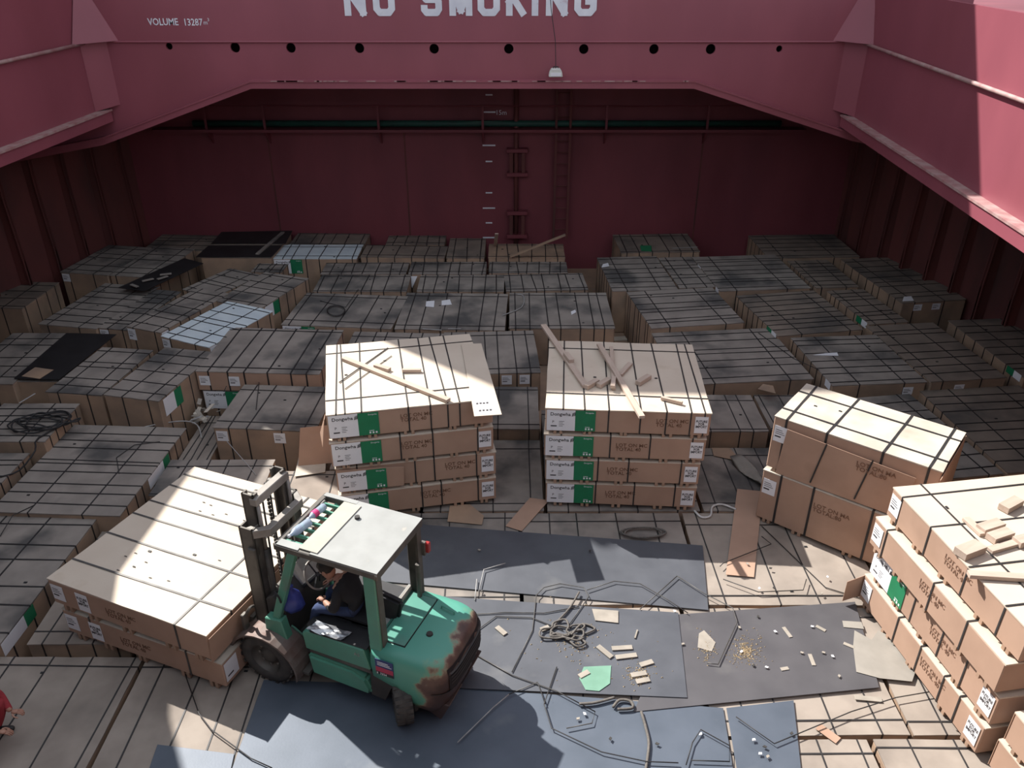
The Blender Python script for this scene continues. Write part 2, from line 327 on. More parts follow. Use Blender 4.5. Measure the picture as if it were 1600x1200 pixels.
# lettering
LET = {'N': [[(.0,0),(0,1)],[(0,1),(1,0)],[(1,0),(1,1)]], 'O': [[(.2,0),(.8,0),(1,.16),(1,.84),(.8,1),(.2,1),(0,.84),(0,.16),(.2,0)]], 'S': [[(0,.25),(0,.12),(.15,0),(.85,0),(1,.14),(1,.42),(.85,.53),(.15,.53),(0,.66),(0,.88),(.15,1),(.85,1),(1,.86),(1,.76)]],
 'M': [[(0,0),(0,1)],[(0,1),(.5,.1)],[(.5,.1),(1,1)],[(1,1),(1,0)]], 'K': [[(0,0),(0,1)],[(0,.42),(1,1)],[(.32,.58),(1,0)]], 'I': [[(.5,0),(.5,1)]], 'G': [[(1,.78),(1,.86),(.8,1),(.2,1),(0,.84),(0,.16),(.2,0),(.8,0),(1,.16),(1,.46),(.55,.46)]]}
for ch, xa, xb in (('N',540,573),('O',585,618),('S',659,691),('M',703,738),('O',747,781),('K',791,821),('I',831,842),('N',853,886),('G',897,931)):
    q0, q1 = pxy(xa, 24.5), pxy(xb, 24.5); st = .128; hgt = .60; mb = MB()
    for pl_ in LET[ch]:
        for (u0, v0), (u1, v1) in zip(pl_, pl_[1:]):
            wd = (q1[0]-q0[0]-st)
            if ch == 'I': wd = 0
            a0 = Vector((q0[0]+st/2+u0*wd, YC-.037, q0[1]+st/2+v0*(hgt-st))); a1 = Vector((q0[0]+st/2+u1*wd, YC-.037, q0[1]+st/2+v1*(hgt-st)))
            d_ = (a1-a0).normalized()*st*(.5 if ch in 'NMKI' else .2); oy = Vector((0, -.0012*len(mb.f)/6, 0)); mb.bar(a0-d_+oy, a1+d_+oy, st*1.08, .01, Vector((0, 1, 0)))
    mb.build('letter', 'white_paint', wc)
p0 = pxy(233, 39); p1 = pxy(278, 39); p2 = pxy(288, 39.5)
o = put_text('VOLUME', .19, 'white_paint', wc, (p0[0], YC-.036, p0[1]), bold=.003); o.scale = (.86, 1, 1)
o = put_text('13287', .19, 'white_paint', wc, (p2[0], YC-.036, p2[1]), bold=.002); o.scale = (.86, 1, 1)
p3 = pxy(319, 38); put_text('m', .12, 'white_paint', wc, (p3[0], YC-.036, p3[1])); p3 = pxy(325, 33); put_text('3', .09, 'white_paint', wc, (p3[0], YC-.036, p3[1]))

# side coamings
def side(name, f, sgn, zlow):
    ys = (YC, 10, 1.0, .6)
    pl = [(f(y), y) for y in ys]; pl2 = [(f(y)+sgn*.06, y) for y in reversed(ys)]
    o = struct(MB().prism(pl+pl2, lambda u, v, w: (u, v, w), zlow, ZT).build(name, 'red'), 'red hatch side coaming')
    d = -sgn
    def strip(n, m, a, b, z0, z1, y1=YC-.1):
        yy = (y1, 10, .7); P = [(f(y)+d*a, y) for y in yy]+[(f(y)+d*b, y) for y in reversed(yy)]
        MB().prism(P, lambda u, v, w: (u, v, w), z0, z1).build(n, m, o)
    strip('flange', 'edge', -.1, .20, zlow-.02, zlow+.02); strip('flange_web', 'red', .12, .17, zlow-.24, zlow-.02)
    # bead as a rail standing off the coaming
    yb = [YC-.25, 16, 12, 6, 1]
    MB().tube([(f(y)+d*.05, y, zb+.0) for y in yb], .035, 8).build('bead', 'edge', o, smooth=True)
    # chamfered corner: lower vertical chamfer and triangular gusset above the bead
    c = .36
    MB().add([(f(YC-c), YC-c*1.2, zlow+.02), (f(YC)+d*c, YC-.03, zlow+.10), (f(YC)+d*c, YC-.03, zb), (f(YC-c), YC-c*1.2, zb), (f(YC)-d*.05, YC+.03, zlow), (f(YC)-d*.05, YC+.03, zb)],
             [(0,1,2,3),(0,3,5,4),(1,4,5,2),(0,4,1),(3,2,5)]).build('corner_chamfer', 'red', o)
    MB().add([(f(YC-c), YC-.75, zb+.02), (f(YC)+d*.62, YC-.03, zb+.02), (f(YC)+d*.02, YC-.05, zb+1.35), (f(YC)-d*.05, YC+.05, zb+.02)], [(0,1,2),(0,2,3),(1,3,2),(0,3,1)]).build('corner_gusset', 'red', o)
    return o
cl_ = side('wall_coaming_left', lx, -1, 4.52)
MB().prism([(1, 6.9), (12.0, 6.9), (11.5, 7.25), (11.15, 7.9), (1, 8.1)], lambda u, v, w: (lx(u)+w, u, v), -.06, 0).build('near_shade_plate', 'red', cl_)  # unseen plate added on the coaming to shade the near left floor
MB().prism([(16.5, 6.9), (18.8, 6.9), (18.8, 8.7), (16.7, 8.5)], lambda u, v, w: (lx(u)+w, u, v), -.06, 0).build('corner_shade_plate', 'red', cl_)  # unseen plate added at the far corner to keep sun off the cargo
side('wall_coaming_right', rx, 1, 4.41)
# folded hatch cover standing on deck beyond the end coaming (above the frame), inferred from its shadow, outline shaped to shade the far part of the hold
hc = MB().prism([(-11.5, 7.0), (14, 7.0), (14, 14.0), (-.6, 13.95), (-3.6, 13.5), (-8.2, 13.35), (-9.05, 13.75), (-9.22, 10.4), (-9.3, 9.4), (-11.5, 9.2)], lambda u, v, w: (u, w, v), YC+.08, YC+.5).build('wall_hatch_cover', 'red')
struct(hc, 'unseen folded steel hatch cover beyond the end coaming, outline shaped for its shadow')
for k in range(7): MB().box(-8+k*3, -7.8+k*3, YC+.5, YC+.85, 7.2, 12.5).build('stiffener', 'red', hc)
MB().box(-11.5, 14, YC+.02, YC+.5, 6.9, 7.3).build('hinge_rail', 'red', hc)

# hanging cargo lamp with cable
p = aty(868, 118, YC-.25)
hl_ = empty('cargo_lamp', (p.x, YC-.27, p.z-.02), 0, 'white cargo lamp hanging on a cable over the red end coaming', 'lamp')
MB().prism([(-.15, 0), (.15, 0), (.135, .1), (.09, .17), (-.09, .17), (-.135, .1)], lambda u, v, w: (u, w, v), -.09, .09).build('housing', 'lamp', hl_, bevel=.015)
MB().tube([(-.05, -.02, .15), (-.05, -.02, .2), (.05, -.02, .2), (.05, -.02, .15)], .012, 5).build('handle', 'black', hl_)
MB().tube([(0, 0, .17), (-.02, .03, .7), (-.12, .08, 1.3), (-.16, .1, 1.75)], .008, 5).build('cable', 'black', hl_)
MB().box(-.11, .11, -.1, -.088, .02, .09).build('lens', 'paper', hl_)
# ================================================================ BOARD BUNDLES
def footprint(FL, FR, BL, z):
    A, B, D = atz(*FL, z), atz(*FR, z), atz(*BL, z)
    u = B-A; W = u.length; u.normalize(); n = Vector((-u.y, u.x, 0)); d = (D-A).dot(n)
    c = A+u*(W/2)+n*(d/2); return c.x, c.y, math.atan2(u.y, u.x), W, d
def across(W, D, zb, zt, xf, xb, w=.03, side=True):     # strap over the bundle from front to back
    o = .004; mb = MB(); y0, y1 = -D/2-o, D/2+o
    def q(a, b, c, d, n):
        mb.add([a, b, c, d]+[tuple(v+n[i]*.004 for i, v in enumerate(p)) for p in (a, b, c, d)], [(3,2,1,0),(4,5,6,7),(0,1,5,4),(1,2,6,5),(2,3,7,6),(3,0,4,7)])
    q((xf-w/2, y0, zt+.001), (xf+w/2, y0, zt+.001), (xb+w/2, y1, zt+.001), (xb-w/2, y1, zt+.001), (0,0,1))
    q((xf-w/2, y0, zb), (xf+w/2, y0, zb), (xf+w/2, y0, zt), (xf-w/2, y0, zt), (0,-1,0))
    if side: q((xb+w/2, y1, zb), (xb-w/2, y1, zb), (xb-w/2, y1, zt), (xb+w/2, y1, zt), (0,1,0))
    return mb
def along(W, D, zb, zt, yl, yr, w=.03):
    o = .004; mb = MB(); x0, x1 = -W/2-o, W/2+o
    def q(a, b, c, d, n):
        mb.add([a, b, c, d]+[tuple(v+n[i]*.004 for i, v in enumerate(p)) for p in (a, b, c, d)], [(3,2,1,0),(4,5,6,7),(0,1,5,4),(1,2,6,5),(2,3,7,6),(3,0,4,7)])
    q((x0, yl+w/2, zt+.003), (x0, yl-w/2, zt+.003), (x1, yr-w/2, zt+.003), (x1, yr+w/2, zt+.003), (0,0,1))
    q((x0, yl-w/2, zb), (x0, yl+w/2, zb), (x0, yl+w/2, zt), (x0, yl-w/2, zt), (-1,0,0))
    q((x1, yr+w/2, zb), (x1, yr-w/2, zb), (x1, yr-w/2, zt), (x1, yr+w/2, zt), (1,0,0))
    return mb
def top_board(W, D, zt, t=.014, j=.006, ov=.004):
    nx, ny = 6, 4; mb = MB(); g = []
    for jj in range(ny+1):
        for i in range(nx+1):
            ex = random.uniform(-.006, .006) if i in (0, nx) else 0; ey = random.uniform(-.006, .006) if jj in (0, ny) else 0
            g.append(((i/nx-.5)*(W+2*ov)+ex, (jj/ny-.5)*(D+2*ov)+ey, zt-random.uniform(0, j)))
    fs = [(a, a+1, a+nx+2, a+nx+1) for jj in range(ny) for a in range(jj*(nx+1), jj*(nx+1)+nx)]
    b = [(i, 0) for i in range(nx)]; loop = list(range(nx+1))+[(nx+1)*k+nx for k in range(1, ny+1)]+[(nx+1)*ny+i for i in range(nx-1, -1, -1)]+[(nx+1)*k for k in range(ny-1, 0, -1)]
    n0 = len(g); low = [(g[i][0], g[i][1], zt-t-j) for i in loop]; n = len(loop)
    fs += [(loop[k], n0+k, n0+(k+1) % n, loop[(k+1) % n]) for k in range(n)]+[tuple(n0+k for k in range(n-1, -1, -1))]
    return mb.add(g+low, fs)
_bag = {}
def cached(key, fn):
    if key not in _bag: _bag[key] = fn()
    return _bag[key]
def sheet(name, m, par, x0, x1, z0, z1, y, key=None):
    return MB().box(x0, x1, y-.003, y, z0, z1).build(name, m, par)
def dong_label(root, W, D, zb, h, off=.006):
    y = -D/2-off; x0 = -W/2+.02; zt = zb+h
    lab = sheet('label_sheet', 'paper', root, x0, x0+.42, zb+.012, zt-.012, y); lab['label'] = 'white label sheet with dark maker name'
    gr = sheet('label_panel', 'green', root, x0+.42, x0+.72, zb+.012, zt-.012, y); gr['label'] = 'green printed label panel'
    put_text('Dongwha', .078, 'ink', lab, (x0+.05, y-.0035, zt-.105), bold=.0012)
    lf = MB()
    for k, (dx, dz) in enumerate(((0, 0), (.018, .018), (.036, .03))): lf.tube([(x0+.375+dx, y-.004, zt-.11+dz*.3), (x0+.385+dx, y-.004, zt-.055+dz*.6)], .006, 5)
    lf.build('leaf_mark', 'ink', lab)
    put_text('P', .06, 'ink', lab, (x0+.08, y-.0035, zb+h*.38))
    bars = MB(); bars.box(x0+.06, x0+.15, y-.005, y-.0035, zb+h*.22, zb+h*.27)
    for k in range(4): bars.box(x0+.18, x0+.24+.02*(k % 2), y-.005, y-.0035, zb+h*(.24+.07*k), zb+h*(.255+.07*k))
    bars.build('barcode_print', 'ink', lab)
    put_text('Dongwha', .032, 'paper', gr, (x0+.57, y-.0035, zt-.055))
    ic = MB(); 
    for k in range(3): ic.box(x0+.57+k*.045, x0+.595+k*.045, y-.005, y-.0035, zb+.035, zb+.065)
    ic.box(x0+.57, x0+.64, y-.005, y-.0035, zb+.08, zb+.087); ic.build('icon_print', 'paper', gr)
def small_label(root, x, z, y, w=.16, h=.2):
    l = sheet('label_sheet', 'paper', root, x, x+w, z, z+h, y)
    b = MB(); b.box(x+.02, x+w*.55, y-.005, y-.0035, z+h*.3, z+h*.38)
    for k in range(3): b.box(x+.02, x+w*.8-.02*k, y-.005, y-.0035, z+h*(.5+.12*k), z+h*(.53+.12*k))
    b.build('print_lines', 'ink', l); return l
def import_label(root, x, z, y, w=.19, h=.28, flip=False):
    l = sheet('label_sheet', 'paper', root, x, x+w, z, z+h, y); l['label'] = 'white importer label'
    put_text('FUTURE\nFOR\nIMPORT', .054, 'ink', l, (x+w/2, y-.0035, z+h*.66), bold=.0016, align='CENTER', sx=.86); return l
def stencil(root, x, z, y, txt='LOT ON MC\nTOTAL 40', size=.085):
    o = put_text(txt, size, 'stencil', root, (x, y, z), bold=.0008); return o
BUN = []
def support(x, y):
    z = ZF
    for bx, by, c_, s_, w_, d_, zt in BUN:
        dx, dy = x-bx, y-by
        if abs(dx*c_+dy*s_) < w_/2+.01 and abs(-dx*s_+dy*c_) < d_/2+.01: z = max(z, zt)
    return z
def atop(px, py, z=.5, off=.004):
    for k in range(6): p = atz(px, py, z); z = support(p.x, p.y)
    return atz(px, py, z+off)
def bundle(x, y, rz, W, D, z0, z1, label, group, body='kraft_old', top='dusty', nac=4, nal=2, skids=False, jit=.04, ac=None, al=None, sw=.028, smat='strap', cat='board bundle', skid_h=.05, name='board_bundle', bev=.012):
    root = empty(name, (x, y, z0), rz, label, cat, group); h = z1-z0; zb = skid_h if skids else .0
    MB().box(-W/2, W/2, -D/2, D/2, zb, h-.016).build('board_pack', body, root, bevel=bev)
    top_board(W, D, h).build('top_board', top, root)
    ac = ac if ac is not None else [(-.5+(k+.5+random.uniform(-.22, .22))/nac)*W for k in range(nac)]
    for c in ac:
        across(W, D, zb, h, c+random.uniform(-jit, jit)*.4, c+random.uniform(-jit, jit), sw).build('strap', smat, root)
    al = al if al is not None else [D*(-.40+.80*k/max(1, nal-1))+random.uniform(-.09, .09) for k in range(nal)]
    for c in al:
        along(W, D, zb, h, c+random.uniform(-jit, jit)*.5, c+random.uniform(-jit, jit)*.5, sw).build('strap', smat, root)
    for k in range(2): MB().box(-.022, .022, -.013, .013, 0, .008).build('strap_seal', 'black', root).location = (random.uniform(-.4, .4)*W, random.uniform(-.4, .4)*D, h)
    if skids:
        xs = [-W*.42, -W*.24, -W*.02, W*.25, W*.42] if skids is True else skids
        sk = cached(('skid', round(D, 2), skid_h), lambda: MB().box(-.022, .022, -D/2-.002, D/2, 0, skid_h+.012).mesh('skid'))
        for c in xs:
            for dx in (-.045, .045):
                s_ = link('skid', sk, 'skid', root); s_.location = (c+dx+random.uniform(-.02, .02), 0, 0)
    root['h'] = h; BUN.append((x, y, math.cos(rz), math.sin(rz), W, D, z1)); return root

# ---- dusty cargo that fills the hold. key, top height, three corners of the top, look, label
CARGO = [
('a0',0.6,(222,390),(330,392),(250,366),'dusty2',4,'dim brown bundle in the far left corner against the bulkhead'),
('a1',0.7,(93,425),(168,430),(197,384),'dusty',4,'raised dusty bundle with a white end label beside the left hull frames'),
('a2',0.7,(170,430),(240,434),(262,386),'dusty',4,'raised dusty bundle between the left hull bundle and the black sheet'),
('a3',0.5,(-60,480),(35,482),(45,440),'dusty2',3,'brownish low bundle tucked against the left hull at the frame edge'),
('a4',0.58,(58,506),(150,514),(165,442),'dusty',6,'dusty bundle on the far left crossed by many straps'),
('a5',0.58,(152,512),(198,516),(245,452),'dusty',6,'dusty bundle just left of the one with the paired white corner labels'),
('w2',0.72,(196,510),(250,520),(310,450),'dusty',5,'narrow dusty bundle with paired white labels on its near corner'),
('w1',0.72,(250,525),(326,543),(355,470),'white_board',5,'bundle with a pale blue white top on the left side of the hold'),
('w3',0.7,(335,470),(408,482),(425,426),'dusty',4,'dusty bundle with a white and green side label behind the white topped one'),
('w4',0.65,(284,452),(334,464),(338,414),'dusty',4,'dusty bundle right beside the diagonal black sheet on the left'),
('w5',0.62,(392,424),(440,425),(390,411),'dusty',4,'flat dusty bundle just in front of the two black sheets'),
('wh2',0.62,(425,404),(558,404),(450,382),'white_board',6,'white topped bundle with a green front label near the bulkhead'),
('e0',0.7,(312,402),(424,403),(345,363),'dusty2',0,'bundle covered by black sheets near the bulkhead'),
('e1',0.62,(452,381),(570,382),(468,364),'dusty2',6,'brown bundle right behind the white topped one at the bulkhead'),
('e2',0.6,(562,401),(695,403),(585,383),'dusty2',6,'dim brown bundle right of the white topped bundle near the bulkhead'),
('e2b',0.6,(602,382),(695,382),(610,368),'dusty2',5,'dim bundle touching the bulkhead left of the pipe guard'),
('e3',0.6,(697,403),(757,403),(704,372),'dusty2',3,'short dim bundle beside the kraft one at the bulkhead'),
('kb',0.6,(762,403),(884,403),(764,381),'kraft_old',6,'kraft brown topped bundle at the foot of the bulkhead ladder'),
('o1',0.5,(500,428),(635,428),(508,410),'dusty',7,'left bundle of the third dusty row from the bulkhead'),
('o2',0.5,(637,428),(760,428),(642,409),'dusty',7,'middle bundle of the third dusty row from the bulkhead'),
('o3',0.5,(763,426),(888,426),(765,409),'dusty',7,'dusty bundle directly in front of the kraft topped one'),
('n1',0.47,(488,455),(636,455),(503,429),'dusty',7,'dusty bundle left of the gap with the wedge of white label'),
('n2',0.47,(650,455),(788,455),(656,429),'dusty',7,'dusty bundle right of the gap with the wedge of white label'),
('n3',0.47,(790,455),(920,452),(788,429),'dusty',7,'right end bundle of the row behind the three large centre bundles'),
('m1',0.45,(438,507),(612,514),(482,457),'dusty',5,'left of the three large centre bundles, with coiled strap and green edge label'),
('m2',0.45,(615,514),(790,516),(634,457),'dusty',6,'middle of the three large centre bundles, with white paper scraps on top'),
('m3',0.45,(795,513),(962,513),(793,457),'dusty',7,'right of the three large centre bundles, with pale twine on top'),
('k1',0.42,(520,582),(680,586),(530,517),'dusty',6,'dusty bundle mostly hidden behind the left bright stack'),
('k2',0.42,(690,586),(846,582),(696,519),'dusty',6,'dusty bundle showing two white labels between the two bright stacks'),
('c3',0.5,(331,668),(493,674),(381,600),'dusty',4,'dusty bundle with white front labels left of the left bright stack'),
('c1',0.72,(160,617),(248,627),(240,540),'dusty',4,'tall kraft sided bundle with white and green corner label, beside the debris gap'),
('c0',0.66,(70,612),(158,618),(150,541),'dusty',4,'dusty bundle left of the tall one with the green corner label'),
('b0',0.55,(-80,600),(20,600),(0,520),'dusty',4,'dusty bundle at the left frame edge beside the big black sheet'),
('bs',0.52,(22,596),(92,596),(100,524),'dusty',0,'low bundle under the big black sheet on the left'),
('b1',0.5,(-60,690),(70,690),(16,630),'dusty',4,'dusty bundle at the left frame edge below the black sheet'),
('d1',0.28,(-20,800),(187,807),(163,664),'dusty',8,'wide floor level bundle with dark trampled path, left of the forklift load'),
('d2',0.2,(-260,1000),(0,1008),(-20,803),'dusty',5,'floor level bundle on the left frame edge below the trampled one'),
('d3',0.3,(-200,790),(-30,790),(25,707),'dusty',5,'floor level bundle left of the trampled one at the frame edge'),
('r1a',0.62,(957,455),(1060,452),(897,403),'dusty',6,'dusty bundle right of the rows, with its dark left side facing the gap'),
('r1b',0.62,(1017,513),(1165,504),(959,457),'dusty',6,'dusty bundle with rounded near corner behind the right bright stack'),
('r1c',0.62,(1062,450),(1118,448),(1008,403),'dusty',5,'narrow dusty bundle running back towards the ladder side of the bulkhead'),
('s1b',0.5,(1063,602),(1273,592),(1012,520),'dusty',6,'large pale dusty bundle right behind the right bright stack'),
('bb',0.65,(970,395),(1095,393),(982,366),'dusty2',6,'dim bundle at the bulkhead right of the ladder with a green patch'),
('r2a',0.65,(1124,455),(1268,450),(1056,402),'dusty',7,'dark stained bundle with white labels along its left edge, far right block'),
('r2b',0.58,(1215,525),(1350,515),(1140,462),'dusty2',7,'dark stained bundle below the labelled one in the right block'),
('r2c',0.52,(1300,603),(1450,597),(1210,528),'dusty',6,'dusty bundle with labelled brown front behind the double bundle stack'),
('r3a',0.6,(1200,403),(1345,401),(1135,368),'dusty2',5,'dim brown bundle in the far right corner at the bulkhead'),
('r3b',0.6,(1275,450),(1343,448),(1205,408),'dusty2',6,'dim brown bundle in the middle of the right block'),
('r3d',0.56,(1358,507),(1420,503),(1278,455),'dusty2',6,'brown bundle right of the blue white and green corner label'),
('r3c',0.62,(1410,474),(1512,468),(1345,403),'dusty2',7,'reddish dim bundle with a white sheet on top by the right hull'),
('r4',0.52,(1455,597),(1575,590),(1360,508),'dusty2',6,'brown bundle with white front labels at the right end of the block'),
('r5',0.5,(1600,590),(1720,585),(1482,500),'dusty2',6,'dim bundle beyond the second green corner label at the right frame edge'),
('g1',0.33,(1420,755),(1570,740),(1302,624),'dusty',7,'floor level dusty bundle right behind the double bundle stack'),
('g2',0.33,(1575,740),(1760,730),(1440,608),'dusty2',7,'floor level dusty bundle at the right frame edge behind the near right stack'),
]
B = {}
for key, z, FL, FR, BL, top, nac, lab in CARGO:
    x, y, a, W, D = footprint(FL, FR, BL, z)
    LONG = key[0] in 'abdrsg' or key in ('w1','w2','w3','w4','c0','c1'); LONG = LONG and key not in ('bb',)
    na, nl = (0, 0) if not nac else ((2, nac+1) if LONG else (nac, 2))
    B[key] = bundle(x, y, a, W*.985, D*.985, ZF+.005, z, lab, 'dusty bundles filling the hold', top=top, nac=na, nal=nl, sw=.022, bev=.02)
    B[key]['W'], B[key]['D'], B[key]['H'] = W*.985, D*.985, z-ZF-.005
# two tiers where the photo shows two
x, y, a, W, D = footprint((303,580), (500,585), (352,511), .72)
B['k0l'] = bundle(x+.03, y, a, W*.97, D*.97, ZF+.005, .30, 'lower bundle with crumpled white and green label in the debris gap', 'dusty bundles filling the hold', top='dusty', nac=3, nal=1)
dong_label(B['k0l'], W*.97, D*.97, .36, .4)
B['k0'] = bundle(x, y, a, W*.985, D*.985, .305, .72, 'dusty bundle with white front labels resting on a lower one above the debris gap', 'dusty bundles filling the hold', body='kraft', nac=6, nal=2)
def near_labels(key, xs, drop=.05, hh=.2):
    r = B[key]; W, D, Hh = r['W'], r['D'], r['H']
    for xx in xs: small_label(r, -W/2+xx, Hh-drop-hh, -D/2-.006, .2, hh)
B['k0']['W'], B['k0']['D'], B['k0']['H'] = W*.985, D*.985, .415
near_labels('k0', (.05, .62), .1); near_labels('c3', (.04, 1.05), .07); near_labels('k2', (1.15, 1.5), .05); near_labels('r4', (.5,), .1, .16); near_labels('r2c', (1.4,), .1, .16); near_labels('a1', (.03,), .04); near_labels('w2', (.02,), .04, .25); near_labels('w1', (.02,), .05); near_labels('r3c', (.3, .75), .06, .15); near_labels('a5', (.03,), .04, .12)
for k in ('m1', 'wh2'): dong_label(B[k], B[k]['W'], B[k]['D'], B[k]['H']-.42, .40)
# labels on side faces (right faces of left bundles, left faces of right bundles)
def side_label(key, face, y0, green=True, drop=.05, hh=.26, w=.26):
    r = B[key]; W, D, Hh = r['W'], r['D'], r['H']; s = 1 if face == 'R' else -1; x = s*(W/2+.006); z1 = Hh-drop
    def sh(n, m, a, b): return MB().box(min(x, x+s*.003), max(x, x+s*.003), -D/2+a, -D/2+b, z1-hh, z1).build(n, m, r)
    sh('label_sheet', 'paper', y0, y0+w)
    if green: sh('label_panel', 'green', y0+w, y0+w+.22)
side_label('c1', 'R', .1, True, .04, .34, .34); side_label('w3', 'R', .12, True, .03, .3, .3); side_label('w1', 'R', .02, True, .03, .25, .2); side_label('w2', 'R', .02, False, .03, .25, .2)
side_label('d1', 'R', .95, True, .02, .2, .55); side_label('d2', 'R', .0, True, .02, .2, .5)
for k in ('r2a', 'r2b', 'r3d', 'r5', 'r2c'): side_label(k, 'L', .06, k in ('r2b', 'r3d', 'r5'), .0, .14, .22)
side_label('r2a', 'L', 1.5, False, .0, .12, .25)

# ---- floor level bundles underfoot
FLOOR = [(-5.75,-5.2,11.55,13.2,'pale'),(-3.1,-1.46,11.45,13.9,'pale'),(-3.9,-1.46,10.3,11.4,'pale'),(-1.4,.5,12.4,13.95,'hi'),(-1.4,.5,10.3,12.35,'dim'),(.55,2.95,12.1,13.4,'dim'),(.55,2.95,10.3,12.05,'dim'),(3.0,4.55,10.3,12.1,'dim'),(4.6,6.0,10.3,12.1,'dim'),(3.0,4.5,12.15,13.45,'hi'),(4.55,5.85,12.15,13.45,'hi'),
 (-6.2,-4.9,7.55,9.8,'pale'),(-4.85,-2.75,7.55,10.05,'pale'),(-2.35,.1,8.25,10.25,'dim'),(.15,2.6,8.25,10.25,'dim'),(2.65,5.1,8.25,10.25,'tan'),(5.15,7.5,8.25,10.25,'tan'),
 (-2.7,-.25,6.2,8.2,'tan'),(-.2,2.25,6.2,8.2,'tan'),(2.3,4.5,6.2,8.2,'tan'),(4.55,7.0,6.2,8.2,'tan'),(-2.7,-.25,4.1,6.15,'tan'),(-.2,2.25,4.1,6.15,'tan'),(2.3,4.0,4.1,6.15,'tan'),(4.05,6.5,4.1,6.15,'tan'),
 (-6.45,-4.62,5.1,7.35,'tan'),(-4.57,-2.75,5.1,7.5,'tan'),(-5.7,-3.95,10.4,11.4,'low'),(-6.45,-4.6,3.2,5.05,'tan'),(-4.55,-2.75,3.2,5.05,'tan')]
FL_LAB = ['narrow floor level bundle under the debris gap','floor level bundle behind the left bright stack','floor level bundle showing sunlit between the mast and the left bright stack','dim floor level bundle in the passage behind the two bright stacks','dim floor level bundle in the passage between the two bright stacks','dim floor level bundle just behind the right bright stack','floor level bundle under the right bright stack','floor level bundle right of the right bright stack','floor level bundle under the double bundle stack','low dusty bundle just behind the passage right of the right bright stack','low dusty bundle directly behind the left end of the double bundle stack',
 'floor level bundle under the left end of the forklift load','floor level bundle under the forklift load next to the mast','floor level bundle in front of the left bright stack','floor level bundle in front of the right bright stack beside the white hose','sunlit floor level bundle between the plates and the double bundle stack','floor level bundle under the far end of the near right stack',
 'floor level bundle under the forklift','floor level bundle beneath the centre plates','floor level bundle under the plate with the sawdust','floor level bundle under the near end of the right stack','floor level bundle under the bottom plate at lower left of centre','floor level bundle under the bottom plate at centre','sunlit floor level bundle right of the bluish bottom plate','sunlit floor level bundle at the lower right corner',
 'tan floor level bundle beside the person in red','tan floor level bundle between the load and the bottom plate','floor level bundle behind the forklift load','tan floor level bundle below the person in red at the frame edge','tan floor level bundle at the bottom frame edge left of the plates']
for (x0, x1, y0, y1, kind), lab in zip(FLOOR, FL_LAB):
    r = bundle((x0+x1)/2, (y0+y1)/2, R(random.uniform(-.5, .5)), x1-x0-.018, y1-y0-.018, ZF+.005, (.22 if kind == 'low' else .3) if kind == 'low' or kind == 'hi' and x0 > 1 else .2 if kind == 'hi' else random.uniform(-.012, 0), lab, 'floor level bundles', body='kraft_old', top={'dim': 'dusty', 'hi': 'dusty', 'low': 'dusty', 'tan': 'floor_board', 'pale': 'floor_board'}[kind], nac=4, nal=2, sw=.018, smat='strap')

# ---- clean stacks
def stack_at(FL, FR, z, W, D):
    A, Bp = atz(*FL, z), atz(*FR, z); u = (Bp-A); u.normalize(); n = Vector((-u.y, u.x, 0)); m_ = (A+Bp)/2
    c = m_+n*(D/2); return c.x, c.y, math.atan2(u.y, u.x)
POS = ['topmost', 'second from top', 'third from top', 'bottom']
W, D = 2.42, 2.28
x, y, a = stack_at((501,649), (777,622), 1.9, W, D); s1 = (x, y, a)
acs = [[-.95,-.70,-.02,.30,.72],[-.97,-.20,.29,.98],[-.90,-.02,.27,.92],[-.80,.05,.34,.93]]
lotx = [-.16,-.18,.42,.02]
for k in range(4):
    zt = 1.9-k*.472; jx, jy, ja = [(0,0,0),(.0,-.015,.004),(.04,.02,-.004),(.03,.0,.006)][k]
    r = bundle(x+jx, y+jy, a+ja, W, D, zt-.472+.002, zt, 'left bright stack, %s bundle, green label%s' % (POS[k], ['', '', ' on a loosened flap', ' behind roof'][k]), 'bundles of the left bright stack', body='kraft', top='board', ac=acs[k]+([-1.06,.55] if k == 0 else []), al=[-.72,.82], skids=True, sw=.02, smat='strap' if k else 'strap')
    dong_label(r, W, D, .055, .40 if k != 2 else .37, .006 if k != 2 else .047)
    if k == 2: MB().prism([(-1.19,.075),(-.22,.06),(-.20,.40),(-.62,.43),(-1.19,.45)], lambda u, v, w: (u, w, v), -D/2-.045, -D/2-.035).build('loose_flap', 'kraft', r)
    if k: import_label(r, W/2-.225, .12, -D/2-.006)
    stencil(r, lotx[k], .30, -D/2-.004)
# loosened cardboard on the left end of the top bundle
hang = MB().add([(-W/2-.02,-.9,.02),(-W/2-.12,-.95,-.25),(-W/2-.10,-1.1,-.42),(-W/2-.03,-1.12,.06),(-W/2-.026,-.9,.02),(-W/2-.126,-.95,-.25),(-W/2-.106,-1.1,-.42),(-W/2-.036,-1.12,.06)], [(3,2,1,0),(4,5,6,7),(0,1,5,4),(1,2,6,5),(2,3,7,6),(3,0,4,7)]).build('cardboard_flap', 'kraft')
hang.location = (x, y, 1.75); hang.rotation_euler = (0, 0, a); tag(hang, 'torn cardboard flap hanging off the left end of the left bright stack', 'cardboard')

